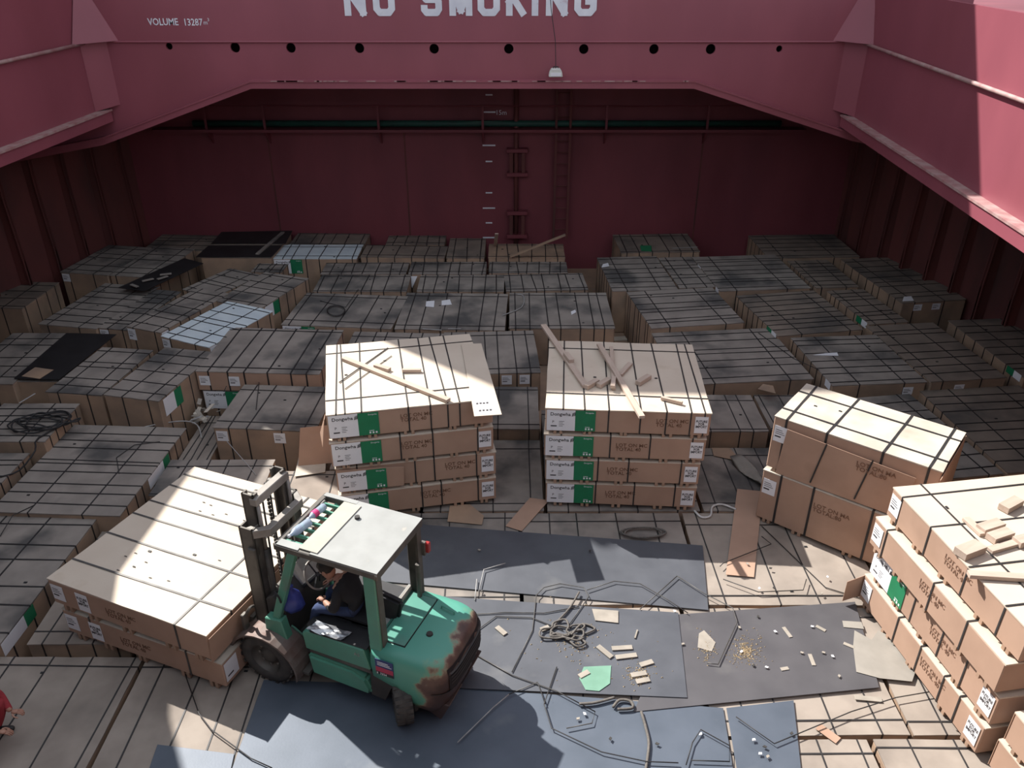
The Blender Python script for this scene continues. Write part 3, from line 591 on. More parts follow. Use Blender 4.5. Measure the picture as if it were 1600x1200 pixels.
ZS2 = 1.80; PS2 = .447
x, y, a = stack_at((844,637), (1121,646), ZS2, W, D); s2 = (x, y, a)
acs = [[-.95,-.65,-.28,.20,.92,1.12],[-.96,-.20,.37,1.0],[-.97,-.36,.10,.88],[-.93,-.38,.22,.82]]; lotx = [.42,-.13,-.23,-.24]
for k in range(4):
    zt = ZS2-k*PS2; jx, jy, ja = [(0,0,0),(-.02,.0,.003),(-.03,.01,.006),(-.02,.02,.003)][k]
    r = bundle(x+jx, y+jy, a+ja, W*(1, .995, .97, .96)[k], D, zt-PS2+.002, zt, 'right bright stack, %s bundle, with green label and importer label' % POS[k], 'bundles of the right bright stack', body='kraft', top='board', ac=acs[k]+([.55] if k == 0 else []), al=[-.70,.85], skids=True, sw=.02)
    Wk = W*(1, .995, .97, .96)[k]; dong_label(r, Wk, D, .055, .375); import_label(r, Wk/2-.225, .10, -D/2-.006); stencil(r, lotx[k], .26, -D/2-.004)

# double bundle stack on the right
A, Bq = atz(1211,649,1.85), atz(1473,737,1.85); u = (Bq-A); W3 = u.length; u.normalize(); n = Vector((-u.y, u.x, 0)); D3 = 1.22
c = (A+Bq)/2+n*(D3/2); a = math.atan2(u.y, u.x)
for k in range(2):
    zt = 1.85-k*.925
    r = bundle(c.x+(0, -.03)[k], c.y+(0, -.02)[k], a+(0, -.01)[k], W3, D3, zt-.923, zt, ('upper tall bundle of the two bundle stack, with a loose brown wrap sheet', 'lower tall bundle of the two bundle stack standing on the floor')[k], 'bundles of the double stack', body='kraft', top='board_worn', ac=[-W3*.42, -W3*.16, W3*.18, W3*.43] if k == 0 else [-W3*.38, -W3*.16, W3*.22], al=[-.33, .3], skids=[-W3*.42, -W3*.22, W3*.12, W3*.4], sw=.032)
    small_label(r, -W3/2+.03, .52, -D3/2-.006, .2, .26)
    stencil(r, (.1, -.32)[k], .62, -D3/2-.05 if k == 0 else -D3/2-.004, 'LOT ON MA\nTOTAL:80', .095)
    if k == 0:
        MB().add([(-W3*.43,-D3/2-.012,.0),(W3*.36,-D3/2-.012,.02),(W3*.38,-D3/2-.036,.72),(-W3*.40,-D3/2-.045,.80),(-W3*.43,-D3/2-.018,.0),(W3*.36,-D3/2-.018,.02),(W3*.38,-D3/2-.042,.72),(-W3*.40,-D3/2-.052,.80)], [(3,2,1,0),(4,5,6,7),(0,1,5,4),(1,2,6,5),(2,3,7,6),(3,0,4,7)]).build('wrap_sheet', 'kraft', r)
        for xx in (-.33, .3): MB().bar((xx, -D3/2-.056, .78), (xx-.12, -D3/2-.03, .06), .022, .004, Vector((0,1,0))).build('strap', 'strap', r)
        MB().box(W3/2+.012, W3/2+.02, -D3/2-.12, D3/2+.02, .1, .86).build('wrap_sheet', 'kraft', r)
s3 = (c.x, c.y, a)

# near right stack
A, Bq = atz(1396,761,1.9), atz(1603,979,1.9); u = (Bq-A); u.normalize(); n = Vector((-u.y, u.x, 0)); D4 = 2.2; W4 = 2.44
c = A+u*(W4/2)+n*(D4/2); a = math.atan2(u.y, u.x); s4 = (c.x, c.y, a)
acs = [[-1.0,-.42,.28,.86],[-.93,.02,.62],[-.75,-.3,.25,.7],[-.4,.05,.52,.8]]
for k in range(4):
    zt = 1.9-k*.472; jx = (0, -.04, .0, -.02)[k]; jy = (0, -.1, -.02, -.05)[k]
    r = bundle(c.x+u.x*jx+n.x*jy, c.y+u.y*jx+n.y*jy, a+(0,.004,-.006,.003)[k], W4, D4, zt-.472+.002, zt, 'near right stack, %s bundle%s' % (POS[k], ['', '', ' with white and green label', ' on the floor'][k]), 'bundles of the near right stack', body='kraft', top='board', ac=acs[k], al=[-.72,.75], skids=True, sw=.022)
    if k == 2: dong_label(r, W4, D4, .055, .40)
    else: small_label(r, -W4/2+.03, .14, -D4/2-.006, .19, .26)
    if k in (2, 3): import_label(r, W4/2-.23, .12, -D4/2-.006)
    stencil(r, (-.1, -.2, .05, .1)[k], .30, -D4/2-.004)
# the next stack in front of it, only its ends in view
for k in range(3):
    zt = .472*(k+1)+(.0 if k < 2 else 0)
    p = u*(W4*1.5+.12+(0,.05,.45)[k]); cc = A+p+n*(D4/2+.02)
    r = bundle(cc.x, cc.y, a, W4, D4, zt-.47, zt, 'bundle of the stack cut off by the lower right corner, %s' % ('bottom one', 'middle one', 'top one')[k], 'bundles in the lower right corner', body='kraft', top='board', nac=3, skids=True, sw=.022)
    MB().box(-W4/2-.012, -W4/2-.006, -D4/2+.0, -D4/2+.6, .05, .44).build('wrap_sheet', 'kraft', r)
    MB().box(-W4/2-.016, -W4/2-.012, -D4/2+.03, -D4/2+.24, .12, .36).build('label_sheet', 'paper', r)
fl_ = MB().add([(0,0,.08),(-.3,-.1,.06),(-.3,-.1,.40),(0,0,.44),(0,.006,.08),(-.3,-.094,.06),(-.3,-.094,.40),(0,.006,.44)], [(3,2,1,0),(4,5,6,7),(0,1,5,4),(1,2,6,5),(2,3,7,6),(3,0,4,7)]).build('cardboard_flap', 'kraft'); fl_.location = (A.x-.01, A.y+.02, .02)
tag(fl_, 'open cardboard flap at the far foot of the near right stack', 'cardboard')

# forklift load: two bundles
TH = R(157.5); HV = Vector((math.cos(TH), math.sin(TH), 0)); NV = Vector((-HV.y, HV.x, 0)); TO = Vector((-1.82, 7.2, 0))
def tl(x, y, z=0): return TO+HV*x+NV*y+Vector((0, 0, z))
WL, DL = 2.46, 2.62
for k in range(2):
    p = tl(1.36+WL/2+(0, -.04)[k], 1.03-DL/2+(0, -.03)[k])
    # front face of the load looks towards the camera: its left end is the far end of the forks
    r = bundle(p.x, p.y, TH-math.pi+(0, R(1.2))[k], WL, DL, (.487, .01)[k], (.955, .48)[k], ('upper bundle of the forklift load, bright top half in the sun', 'lower bundle of the forklift load under the sunlit one')[k], 'bundles of the forklift load', body='kraft', top='board' if k == 0 else 'board_worn', ac=[.78] if k == 0 else [-.78, .72], al=[-.9,-.35,.1,.42,.8,1.1] if k == 0 else [.2], skids=True, sw=.026, smat='strap_grey', skid_h=.075)
    if k == 0:
        for q in range(16):
            MB().prism([(-.02,-.006),(.025,-.004),(.02,.007),(-.015,.006)], lambda u, v, w: (u, v, w), 0, .003).build('scuff_mark', 'grime', r).location = (random.gauss(-.2, .35), random.choice([-.75, .55])+random.gauss(0, .18), .469)
    small_label(r, -WL/2+.03, .16, -DL/2-.006, .2, .24); import_label(r, -WL/2+.44 if k == 0 else -WL/2+.42, .12, -DL/2-.006)
    stencil(r, -WL/2+.9, .26, -DL/2-.004)
    if k: 
        l = MB().box(WL/2+.006, WL/2+.009, -DL/2+.02, -DL/2+.24, .14, .42).build('label_sheet', 'paper', r); MB().box(WL/2+.0095, WL/2+.011, -DL/2+.05, -DL/2+.15, .2, .22).build('print_lines', 'ink', l)
    else:
        MB().add([(WL/2+.01,-DL/2-.02,.05),(WL/2+.01,DL*.2,.1),(WL/2+.03,DL*.2,.4),(WL/2+.05,-DL/2-.02,.45),(WL/2+.016,-DL/2-.02,.05),(WL/2+.016,DL*.2,.1),(WL/2+.036,DL*.2,.4),(WL/2+.056,-DL/2-.02,.45)], [(3,2,1,0),(4,5,6,7),(0,1,5,4),(1,2,6,5),(2,3,7,6),(3,0,4,7)]).build('loose_flap', 'kraft', r)
# ================================================================ FORKLIFT  (x forward, y left = towards the viewer, z up)
fk = empty('forklift', tuple(TO), TH, 'green counterbalance forklift with white roof sheet carrying two bundles', 'forklift')
def wheel(par, x, y, r, w, steer=0, name='wheel'):
    M = Matrix.Translation((x, y, r)) @ Matrix.Rotation(steer, 4, 'Z') @ Matrix.Rotation(-math.pi/2, 4, 'X')
    t = MB().lathe([(r*.56, -w*.42), (r*.62, -w*.5), (r*.86, -w*.5), (r*.97, -w*.40), (r, -w*.2), (r, w*.2), (r*.97, w*.40), (r*.86, w*.5), (r*.62, w*.5), (r*.56, w*.42)], M, 32).build('tyre', 'rubber', par, smooth=True)
    tr = MB()
    for k in range(22):
        for s in (-1, 1):
            T = M @ Matrix.Rotation(2*math.pi*(k+.5*(s > 0))/22, 4, 'Z')
            tr.box(r*.955, r*1.015, -.022, .022, s*w*.06 if s > 0 else -w*.46, w*.46 if s > 0 else -w*.06, T)
    tr.build('tread', 'rubber', t)
    rim = MB().lathe([(r*.58, w*.40), (r*.55, w*.30), (r*.48, w*.12), (r*.30, w*.08), (r*.26, w*.24), (r*.14, w*.28), (.001, w*.28)], M, 24).build('rim', 'steel_dark', par, smooth=True)
    MB().lathe([(r*.58, -w*.40), (r*.5, -w*.1), (.001, -w*.1)], M, 24).build('rim', 'steel_dark', par, smooth=True)
    nb = MB()
    for k in range(8):
        T = M @ Matrix.Rotation(2*math.pi*k/8, 4, 'Z'); nb.box(r*.36, r*.42, -.014, .014, w*.08, w*.16, T)
    nb.build('wheel_nuts', 'steel_pale', rim)
for s in (1, -1):
    wheel(fk, .93, .535*s, .37, .25 if s > 0 else -.25); wheel(fk, -.80, .46*s, .285, .2 if s > 0 else -.2, R(-52))
# chassis
MB().box(-1.0, 1.0, -.36, .36, .16, .52).build('chassis', 'grime', fk, bevel=.02)
MB().box(-1.02, -.70, -.52, .52, .2, .36).build('steer_axle', 'grime', fk, bevel=.02)
MB().box(.82, 1.04, -.5, .5, .24, .48).build('drive_axle', 'grime', fk, bevel=.02)
# fenders: curved plates over the front wheels
for s in (1, -1):
    rr = .445; ring_o, ring_i = [], []
    poly = []
    for k in range(15):
        t = R(-10+ (188)*k/14); poly.append((.93-rr*math.cos(t)*1.08, .33+rr*math.sin(t)))
    inner = [(x+(.93-x)*.05, z-.025) for x, z in reversed(poly)]
    y0, y1 = sorted((s*.36, s*.70))
    MB().prism(poly+inner, lambda u, v, w: (u, w, v), y0, y1).build('fender', 'rustfender', fk)
    # inner green wheel arch
    MB().prism(poly+[(1.25, .35), (.55, .35)], lambda u, v, w: (u, w, v), *sorted((s*.34, s*.38))).build('wheel_arch', 'fgreen', fk)
# side panels (near side: upper hood flank, dark groove, tank flank), both sides alike
for s in (1, -1):
    y0, y1 = sorted((s*.40, s*.535))
    MB().prism([(.40,.66),(.42,.90),(.36,.95),(-.40,.95),(-.47,.66)], lambda u, v, w: (u, w, v), y0, y1).build('hood_side', 'fgreen', fk, bevel=.012)
    MB().prism([(.36,.645),(-.46,.645),(-.46,.585),(.36,.60)], lambda u, v, w: (u, w, v), *sorted((s*.40, s*.515))).build('trim_strip', 'steel_dark', fk)
    MB().prism([(.38,.59),(-.22,.575),(-.40,.50),(-.46,.36),(-.44,.27),(.34,.30)], lambda u, v, w: (u, w, v), *sorted((s*.38, s*.56))).build('tank_panel', 'fgreen', fk, bevel=.03, segs=2)
    MB().prism([(.36,.33),(.70,.33),(.70,.29),(.36,.29)], lambda u, v, w: (u, w, v), *sorted((s*.36, s*.60))).build('step', 'steel_dark', fk)
    MB().prism([(.34,.31),(.40,.62),(.72,.50),(.62,.31)], lambda u, v, w: (u, w, v), *sorted((s*.355, s*.38))).build('step_back', 'fgreen', fk)
    MB().prism([(-.44,.26),(-.46,.64),(-.80,.64),(-.70,.44),(-.62,.24)], lambda u, v, w: (u, w, v), *sorted((s*.34, s*.525))).build('battery_recess', 'grime', fk)
    # pillar base of the front leg
    MB().prism([(.62,.50),(.97,.52),(.93,.95),(.70,.97)], lambda u, v, w: (u, w, v), *sorted((s*.42, s*.54))).build('cowl_side', 'fgreen', fk, bevel=.012)
    # front leg and rear leg of the overhead guard
    MB().bar((.80, s*.47, .93), (.42, s*.46, 2.04), .085, .10, Vector((1,0,0))).build('guard_leg', 'fgreen', fk, bevel=.012)
    MB().bar((-.55, s*.47, .96), (-.55, s*.46, 2.04), .15, .085, Vector((0,1,0))).build('guard_leg', 'fgreen' if s > 0 else 'steel_dark', fk, bevel=.012)
    MB().bar((-.625, s*.43, .98), (-.62, s*.44, 2.02), .035, .09, Vector((0,1,0))).build('guard_leg_web', 'steel_dark', fk)
l = MB().box(-.60, -.50, .492, .497, 1.62, 1.74).build('sticker', 'steel_pale', fk); MB().box(-.59, -.53, .492, .498, 1.42, 1.58).build('sticker', 'hole', fk)
put_text('A5', .07, 'roof', fk, (-.27, .538, .83), (math.pi/2, 0, math.pi), ext=.001)
# hood / engine cover and floor
MB().box(-.50, .42, -.45, .45, .50, .955).build('engine_cover', 'grime', fk, bevel=.02)
MB().box(.40, .98, -.42, .42, .46, .50).build('floor_plate', 'grime', fk)
mt_ = MB().add([(-.44,.52,.957),(.30,.54,.957),(.40,.30,.957),(.40,-.5,.957),(-.46,-.5,.957),(-.44,.52,.975),(.30,.54,.975),(.40,.30,.975),(.40,-.5,.975),(-.46,-.5,.975)], [(4,3,2,1,0),(5,6,7,8,9),(0,1,6,5),(1,2,7,6),(2,3,8,7),(3,4,9,8),(4,0,5,9)]).build('hood_mat', 'black', fk)
# seat
se = MB().box(-.36, .18, -.24, .28, .977, 1.045).build('seat_cushion', 'black', fk, bevel=.04, segs=2)
MB().bar((-.34, .02, 1.0), (-.42, .02, 1.36), .46, .10, Vector((0,1,0))).build('seat_back', 'black', fk, bevel=.03, segs=2)
# dashboard, steering, levers
MB().prism([(.72,.50),(.98,.50),(.98,1.12),(.86,1.20),(.72,1.02)], lambda u, v, w: (u, w, v), -.42, .42).build('dashboard', 'grime', fk, bevel=.015)
MB().prism([(.70,1.06),(.92,1.26),(.96,1.20),(.76,1.0)], lambda u, v, w: (u, w, v), -.36, .02).build('dash_cover', 'steel_pale', fk, bevel=.012)
sc_, tilt = Vector((.52, 0, 1.30)), Matrix.Rotation(R(-52), 4, 'Y')
Mw = Matrix.Translation(sc_) @ tilt
MB().tube([Mw @ Vector((.18*math.cos(t*math.pi/14), .18*math.sin(t*math.pi/14), 0)) for t in range(29)], .013, 6, False).build('steering_wheel', 'steel_pale', fk, smooth=True)
sp = MB(); 
for t in (0, 2.1, 4.2): sp.tube([Mw @ Vector((0,0,0)), Mw @ Vector((.18*math.cos(t), .18*math.sin(t), 0))], .01, 5)
sp.build('steering_spokes', 'black', fk); MB().tube([Mw @ Vector((0,0,.01)), (.78, 0, 1.0)], .03, 8).build('steering_column', 'black', fk)
for k in range(3):
    MB().tube([(.66, -.2-.07*k, .98), (.62, -.2-.07*k, 1.30)], .009, 5).build('lever', 'black', fk); MB().lathe([(.001,-.02),(.02,-.01),(.022,.01),(.001,.025)], Matrix.Translation((.62, -.2-.07*k, 1.31)), 10).build('lever_knob', 'black', fk)
MB().tube(curve_pts([(.74,.46,1.34),(.72,.52,1.40),(.66,.54,1.36),(.66,.52,1.26)]), .012, 6).build('grab_handle', 'black', fk)
# counterweight: lofted body, rounded in plan
def cw_ring(z, xr, hw, xf=-.50, p=4.2, n=21):
    pts = [(xf, hw, z)]
    for k in range(n):
        t = math.pi/2-math.pi*k/(n-1); c_, s_ = math.cos(t), math.sin(t)
        xb_ = min(-.85, xf-.02); pts.append((xb_-(abs(c_)**(2/p))*(xb_-xr), math.copysign(abs(s_)**(2/p), s_)*hw, z))
    pts.append((xf, -hw, z)); return pts
rings = [cw_ring(.28, -1.30, .50, -1.02), cw_ring(.40, -1.38, .545, -.98), cw_ring(.54, -1.41, .555, -.80), cw_ring(.63, -1.43, .56, -.52), cw_ring(.84, -1.43, .56, -.50), cw_ring(.95, -1.40, .545, -.50), cw_ring(1.02, -1.34, .50, -.50), cw_ring(1.045, -1.22, .42, -.50)]
cwt = MB().loft(rings).build('counterweight', MT['cw'], fk, smooth=True)
# cut for the steered wheels: dark recess cheeks, and the towing skirt at the rear
for s in (1, -1): MB().prism([(-1.06,.40),(-1.12,.20),(-1.28,.12),(-1.40,.40)], lambda u, v, w: (u, w, v), *sorted((s*.10, s*.44))).build('skirt', MT['cw'], fk, bevel=.01)
# rear openings: near-black panels laid on the surface paint their shade
def rear_pt(t, z, off=.008):
    xr = -1.43 if .6 < z < .86 else (-1.40 if z >= .86 else -1.405)
    c_, s_ = math.cos(t), math.sin(t); return Vector((-.85-(abs(c_)**(2/4.2))*(-.85-xr)-off*c_, math.copysign(abs(s_)**(2/4.2), s_)*.56+off*s_, z))
def rear_panel(t0, t1, z0, z1, name, m, off=.01):
    n = 8; a = []; 
    rows = [[rear_pt(t0+(t1-t0)*k/n, z, off) for k in range(n+1)] for z in (z0, (z0+z1)/2, z1)]
    mb = MB(); mb.loft([rows[0], rows[1], rows[2]], cap=False, closed=False); return mb.build(name, m, fk, smooth=True)
rear_panel(R(-62), R(30), .62, .92, 'rear_grille', 'hole', .012)
for z in (.71, .76, .81, .86): rear_panel(R(-60), R(26), z-.008, z+.008, 'grille_slat', 'grime', .017)
rear_panel(R(-62), R(-30), .47, .58, 'tail_recess_shade', 'hole', .012); rear_panel(R(-10), R(-2), .50, .58, 'tow_pin_shade', 'hole', .012)
rear_panel(R(-66), R(66), .60, .615, 'moulding', 'grime', .014)
# top cover, cap, handle
MB().box(-.86, -.53, -.40, .40, 1.043, 1.052).build('cover_gap', 'hole', fk); MB().box(-.85, -.54, -.39, .39, 1.045, 1.064).build('access_cover', 'fteal', fk, bevel=.006)
MB().lathe([(.001,.02),(.035,.02),(.04,.0)], Matrix.Translation((-1.02,.12,1.045)), 16).build('filler_cap', 'grime', fk)
MB().tube([(-.96,-.30,1.04),(-.96,-.30,1.08),(-1.14,-.26,1.08),(-1.14,-.26,1.03)], .01, 5).build('grab_handle', 'fteal', fk)
MB().box(-.60, -.40, -.52, .40, .96, 1.03).build('rear_shelf', 'roof', fk); MB().box(-.50, -.44, -.46, -.1, 1.0, 1.10).build('air_filter', 'steel_pale', fk, bevel=.02)
MB().tube([(-.64,-.36,1.0),(-.64,-.36,1.55)], .03, 8).build('exhaust_pipe', 'steel_dark', fk)
# registration sticker on the near flank
st = MB().box(-.79, -.565, .562, .567, .70, .93).build('registration_sticker', 'sticker_blue', fk); MB().box(-.788, -.567, .567, .569, .745, .815).build('sticker_band', 'sticker_red', st); MB().box(-.788, -.567, .567, .569, .703, .742).build('sticker_strip', 'black', st)
put_text('8  3324', .042, 'paper', st, (-.575, .571, .708), (math.pi/2, 0, math.pi))
for k in range(3): MB().box(-.77+.02*k, -.59, .567, .569, .845+.022*k, .852+.022*k).build('print_line', 'paper', st)
# overhead guard
for s in (1, -1): MB().box(-.64, .64, s*.475-.035, s*.475+.035, 2.03, 2.11).build('roof_beam', 'steel_dark', fk, bevel=.01)
MB().box(.58, .65, -.5, .5, 2.03, 2.11).build('roof_beam', 'steel_dark', fk, bevel=.01); MB().box(-.66, -.60, -.5, .5, 2.01, 2.11).build('roof_beam', 'steel_dark', fk, bevel=.01)
for k in range(7): MB().box(-.6, .58, -.36+.12*k-.011, -.36+.12*k+.011, 2.045, 2.085).build('roof_bar', 'fgreen', fk)
rs = MB(); rs.box(-.66, .17, -.505, .505, 2.112, 2.118); rs.box(-.66, .17, .499, .505, 2.08, 2.118); rs.build('roof_sheet', 'roof', fk)
MB().box(.09, .32, -.42, .47, 2.119, 2.131).build('roof_strip', 'cream', fk)
MB().box(.32, .6, .40, .50, 2.112, 2.120).build('roof_sheet', 'roof', fk); MB().box(.17, .62, -.505, -.44, 2.112, 2.12).build('roof_sheet', 'roof', fk)
MB().lathe([(.03,0),(.03,.03),(.001,.03)], Matrix.Translation((.02,-.22,2.118)), 12).build('roof_bolt', 'grime', fk)
MB().box(-.68, -.63, -.52, -.47, 1.60, 1.78).build('lamp_bracket', 'steel_dark', fk); MB().box(-.72, -.66, -.56, -.50, 1.62, 1.76).build('tail_lamp', 'redlens', fk, bevel=.01)
MB().box(.56, .62, -.40, -.30, 2.0, 2.1).build('work_lamp', 'steel_pale', fk, bevel=.01)
# mast
mast = fk
for s in (1, -1):
    def chan(x0, x1, y0, y1, z0, z1, open_in, nm, t=.022):
        mb = MB(); mb.box(x0, x0+t, y0, y1, z0, z1); mb.box(x1-t, x1, y0, y1, z0, z1)
        if open_in > 0: mb.box(x0, x1, y1-t, y1, z0, z1)
        else: mb.box(x0, x1, y0, y0+t, z0, z1)
        mb.build(nm, 'steel_dark', mast)
    y0, y1 = sorted((s*.30, s*.42)); chan(.98, 1.17, y0, y1, .08, 2.12, s, 'outer_mast_rail')
    y0, y1 = sorted((s*.215, s*.295)); chan(1.0, 1.16, y0, y1, .12, 2.50, s, 'inner_mast_rail')
    MB().tube([(.97, s*.27, .15), (.97, s*.27, 1.75)], .038, 10).build('lift_cylinder', 'steel_dark', mast, smooth=True)
    MB().tube([(.97, s*.27, 1.75), (.97, s*.27, 2.36)], .022, 8).build('cylinder_rod', 'steel_pale', mast, smooth=True)
    ch = MB()
    for k in range(34): ch.box(1.165, 1.19, s*.13-.014, s*.13+.014, .5+k*.055, .54+k*.055)
    ch.build('lift_chain', 'grime', mast); MB().tube([(1.13, s*.07, .5), (1.10, s*.07, 1.4), (1.08, s*.07, 2.25)], .012, 5).build('hydraulic_hose', 'black', mast)
    MB().tube([(.98, s*.42, .62), (.70, s*.42, .52)], .035, 8).build('tilt_cylinder', 'steel_dark', mast, smooth=True)
    MB().box(.98, 1.08, s*.40-.05, s*.40+.05, 1.72, 1.86).build('rail_bracket', 'steel_dark', mast, bevel=.01)
    MB().lathe([(.06,-.02),(.06,.02),(.001,.02)], Matrix.Translation((1.10, s*.13, 2.38)) @ Matrix.Rotation(math.pi/2, 4, 'Y'), 14).build('chain_pulley', 'steel_dark', mast)
MB().prism([(-.30,2.36),(.30,2.36),(.30,2.46),(.24,2.47),(-.24,2.47),(-.30,2.46)], lambda u, v, w: (w, u, v), .96, 1.06).build('mast_crosshead', 'steel_pale', mast, bevel=.008)
MB().prism([(1.10,.40),(.98,.42),(.82,.30),(.82,-.30),(.98,-.42),(1.10,-.40),(1.06,-.34),(.98,-.34),(.90,-.26),(.90,.26),(.98,.34),(1.06,.34)], lambda u, v, w: (u, v, w), 2.0, 2.11).build('mast_tie_beam', 'steel_pale', mast, bevel=.006)
MB().box(1.0, 1.1, -.34, .34, .9, 1.0).build('mast_tie_beam', 'steel_dark', mast); MB().box(1.0, 1.12, -.36, .36, .06, .2).build('mast_tie_beam', 'steel_dark', mast)
# carriage, fork bars, load backrest end, forks
for z in (.18, .56): MB().box(1.19, 1.235, -.56, .56, z, z+.12).build('carriage_bar', 'steel_dark', fk, bevel=.008)
for s in (1, -1):
    MB().box(1.17, 1.2, s*.25-.03, s*.25+.03, .15, .72).build('carriage_plate', 'steel_dark', fk)
    MB().box(1.19, 1.24, s*.56-.04, s*.56+.04, .16, .92).build('carriage_plate', 'steel_dark', fk, bevel=.008)
    MB().prism([(1.245,.04),(2.35,.022),(2.35,.030),(1.295,.072),(1.295,.70),(1.245,.70)], lambda u, v, w: (u, w, v), s*.34-.06, s*.34+.06).build('fork', 'steel_dark', fk)
MB().tube(curve_pts([(1.2,.52,.9),(1.14,.58,.98),(1.1,.55,1.05),(1.12,.48,1.0)]), .02, 6).build('hose_guide', 'steel_dark', fk)
# plastic film on the hood and blue bag on the dash (own things)
fm = MB(); g = []
for j in range(5):
    for i in range(8): g.append(tl(.34-.46*i/7-.05*j/4, .55-.16*j/4, .985+random.uniform(0, .03)))
fm.add(g, [(j*8+i, j*8+i+1, (j+1)*8+i+1, (j+1)*8+i) for j in range(4) for i in range(7)])
tag(fm.build('plastic_film', 'foil'), 'crumpled clear film lying on the forklift hood', 'plastic film')
bgm = MB(); rgs = []
for k, (z, r_) in enumerate(((.0,.02),(.03,.10),(.10,.135),(.2,.13),(.28,.09),(.33,.03),(.38,.045))):
    rgs.append([(r_*math.cos(2*math.pi*i/12)*(1+.15*math.sin(3*i+k)), .8*r_*math.sin(2*math.pi*i/12)*(1+.12*math.cos(2*i+k)), z) for i in range(12)])
bo = bgm.loft(rgs).build('plastic_bag', 'bluebag', smooth=True); bo.location = tl(.66, .34, .98); tag(bo, 'blue plastic bag by the front leg of the forklift cab', 'bag')
# bottles on the roof bars
def bottle(x, y, rz, label, band, L=.27, rad=.04):
    r = empty('drink_bottle', tuple(tl(x, y, 2.086+rad)), TH+rz, label, 'bottle', 'bottles on the forklift roof')
    M = Matrix.Rotation(math.pi/2, 4, 'Y')
    MB().lathe([(.001,-L/2),(rad*.9,-L/2),(rad,-L/2+.02),(rad*.93,-.02),(rad,.03),(rad*.95,L/2-.08),(rad*.4,L/2-.03),(rad*.36,L/2)], M, 16).build('body', 'bottle', r, smooth=True)
    MB().lathe([(rad*.42,L/2-.005),(rad*.42,L/2+.02),(.001,L/2+.02)], M, 12).build('cap', 'paper', r); MB().lathe([(rad*1.01,-.01),(rad*1.01,.06)], M, 16).build('wrapper', band, r)
bottle(.50, .20, R(78), 'pale blue water bottle lying on the open roof bars', 'bottle', .30, .05); bottle(.50, -.12, R(82), 'clear bottle with a pink wrapper lying on the open roof bars', 'pink', .27, .045)
# ================================================================ PEOPLE
def skin_mesh(V, E, root, sub=2):
    names = list(V); me = bpy.data.meshes.new('sk'); me.from_pydata([V[n][0] for n in names], [(names.index(a), names.index(b)) for a, b in E], [])
    o = bpy.data.objects.new('tmp_sk', me); COL.objects.link(o); o.modifiers.new('s', 'SKIN').use_smooth_shade = True
    sl = me.skin_vertices[0].data
    for i, n in enumerate(names):
        r = V[n][1]; sl[i].radius = (r, r) if not isinstance(r, tuple) else r; sl[i].use_root = (n == root)
    ss = o.modifiers.new('ss', 'SUBSURF'); ss.levels = ss.render_levels = sub
    dg = bpy.context.evaluated_depsgraph_get(); out = bpy.data.meshes.new_from_object(o.evaluated_get(dg)); bpy.data.objects.remove(o); out.materials.clear(); return out
def join_meshes(meshes, name):
    bm = bmesh.new()
    for m_ in meshes: bm.from_mesh(m_)
    me = bpy.data.meshes.new(name); bm.to_mesh(me); bm.free(); return me
def hand_mesh(wrist, fwd, up, side, curl=.9, s=1.0):
    # palm plus five finger chains, each skinned on its own; fwd = finger direction, up = back of the hand, side = towards the thumb
    wrist, fwd, up, side = Vector(wrist), Vector(fwd).normalized(), Vector(up).normalized(), Vector(side).normalized(); ms = []
    palm = {'w': (wrist, .026*s), 'p1': (wrist+fwd*.045*s, (.036*s, .02*s)), 'p2': (wrist+fwd*.085*s, (.036*s, .018*s))}
    ms.append(skin_mesh(palm, [('w','p1'),('p1','p2')], 'w', 1))
    for k, (off, ln) in enumerate(((.027,.072),(.009,.080),(-.010,.074),(-.027,.058))):
        b0 = wrist+fwd*.075*s+side*off*s; pts = [b0]; ang = 0
        for seg, fr in enumerate((.42,.33,.25)):
            ang += curl*(.5, .8, .6)[seg]; d = fwd*math.cos(ang)-up*math.sin(ang); pts.append(pts[-1]+d*ln*fr*1.15*s)
        V = {str(i): (p, (.0095, .009, .0085, .007)[i]*s) for i, p in enumerate(pts)}; ms.append(skin_mesh(V, [('0','1'),('1','2'),('2','3')], '0', 1))
    t0 = wrist+fwd*.025*s+side*.028*s; t1 = t0+(fwd*.5+side*.75-up*.3).normalized()*.04*s; t2 = t1+(fwd*.9+side*.15-up*.5).normalized()*.032*s; t3 = t2+(fwd*.9-side*.1-up*.5).normalized()*.024*s
    V = {'0': (t0, .013*s), '1': (t1, .011*s), '2': (t2, .0095*s), '3': (t3, .0075*s)}; ms.append(skin_mesh(V, [('0','1'),('1','2'),('2','3')], '0', 1))
    return join_meshes(ms, 'hand')
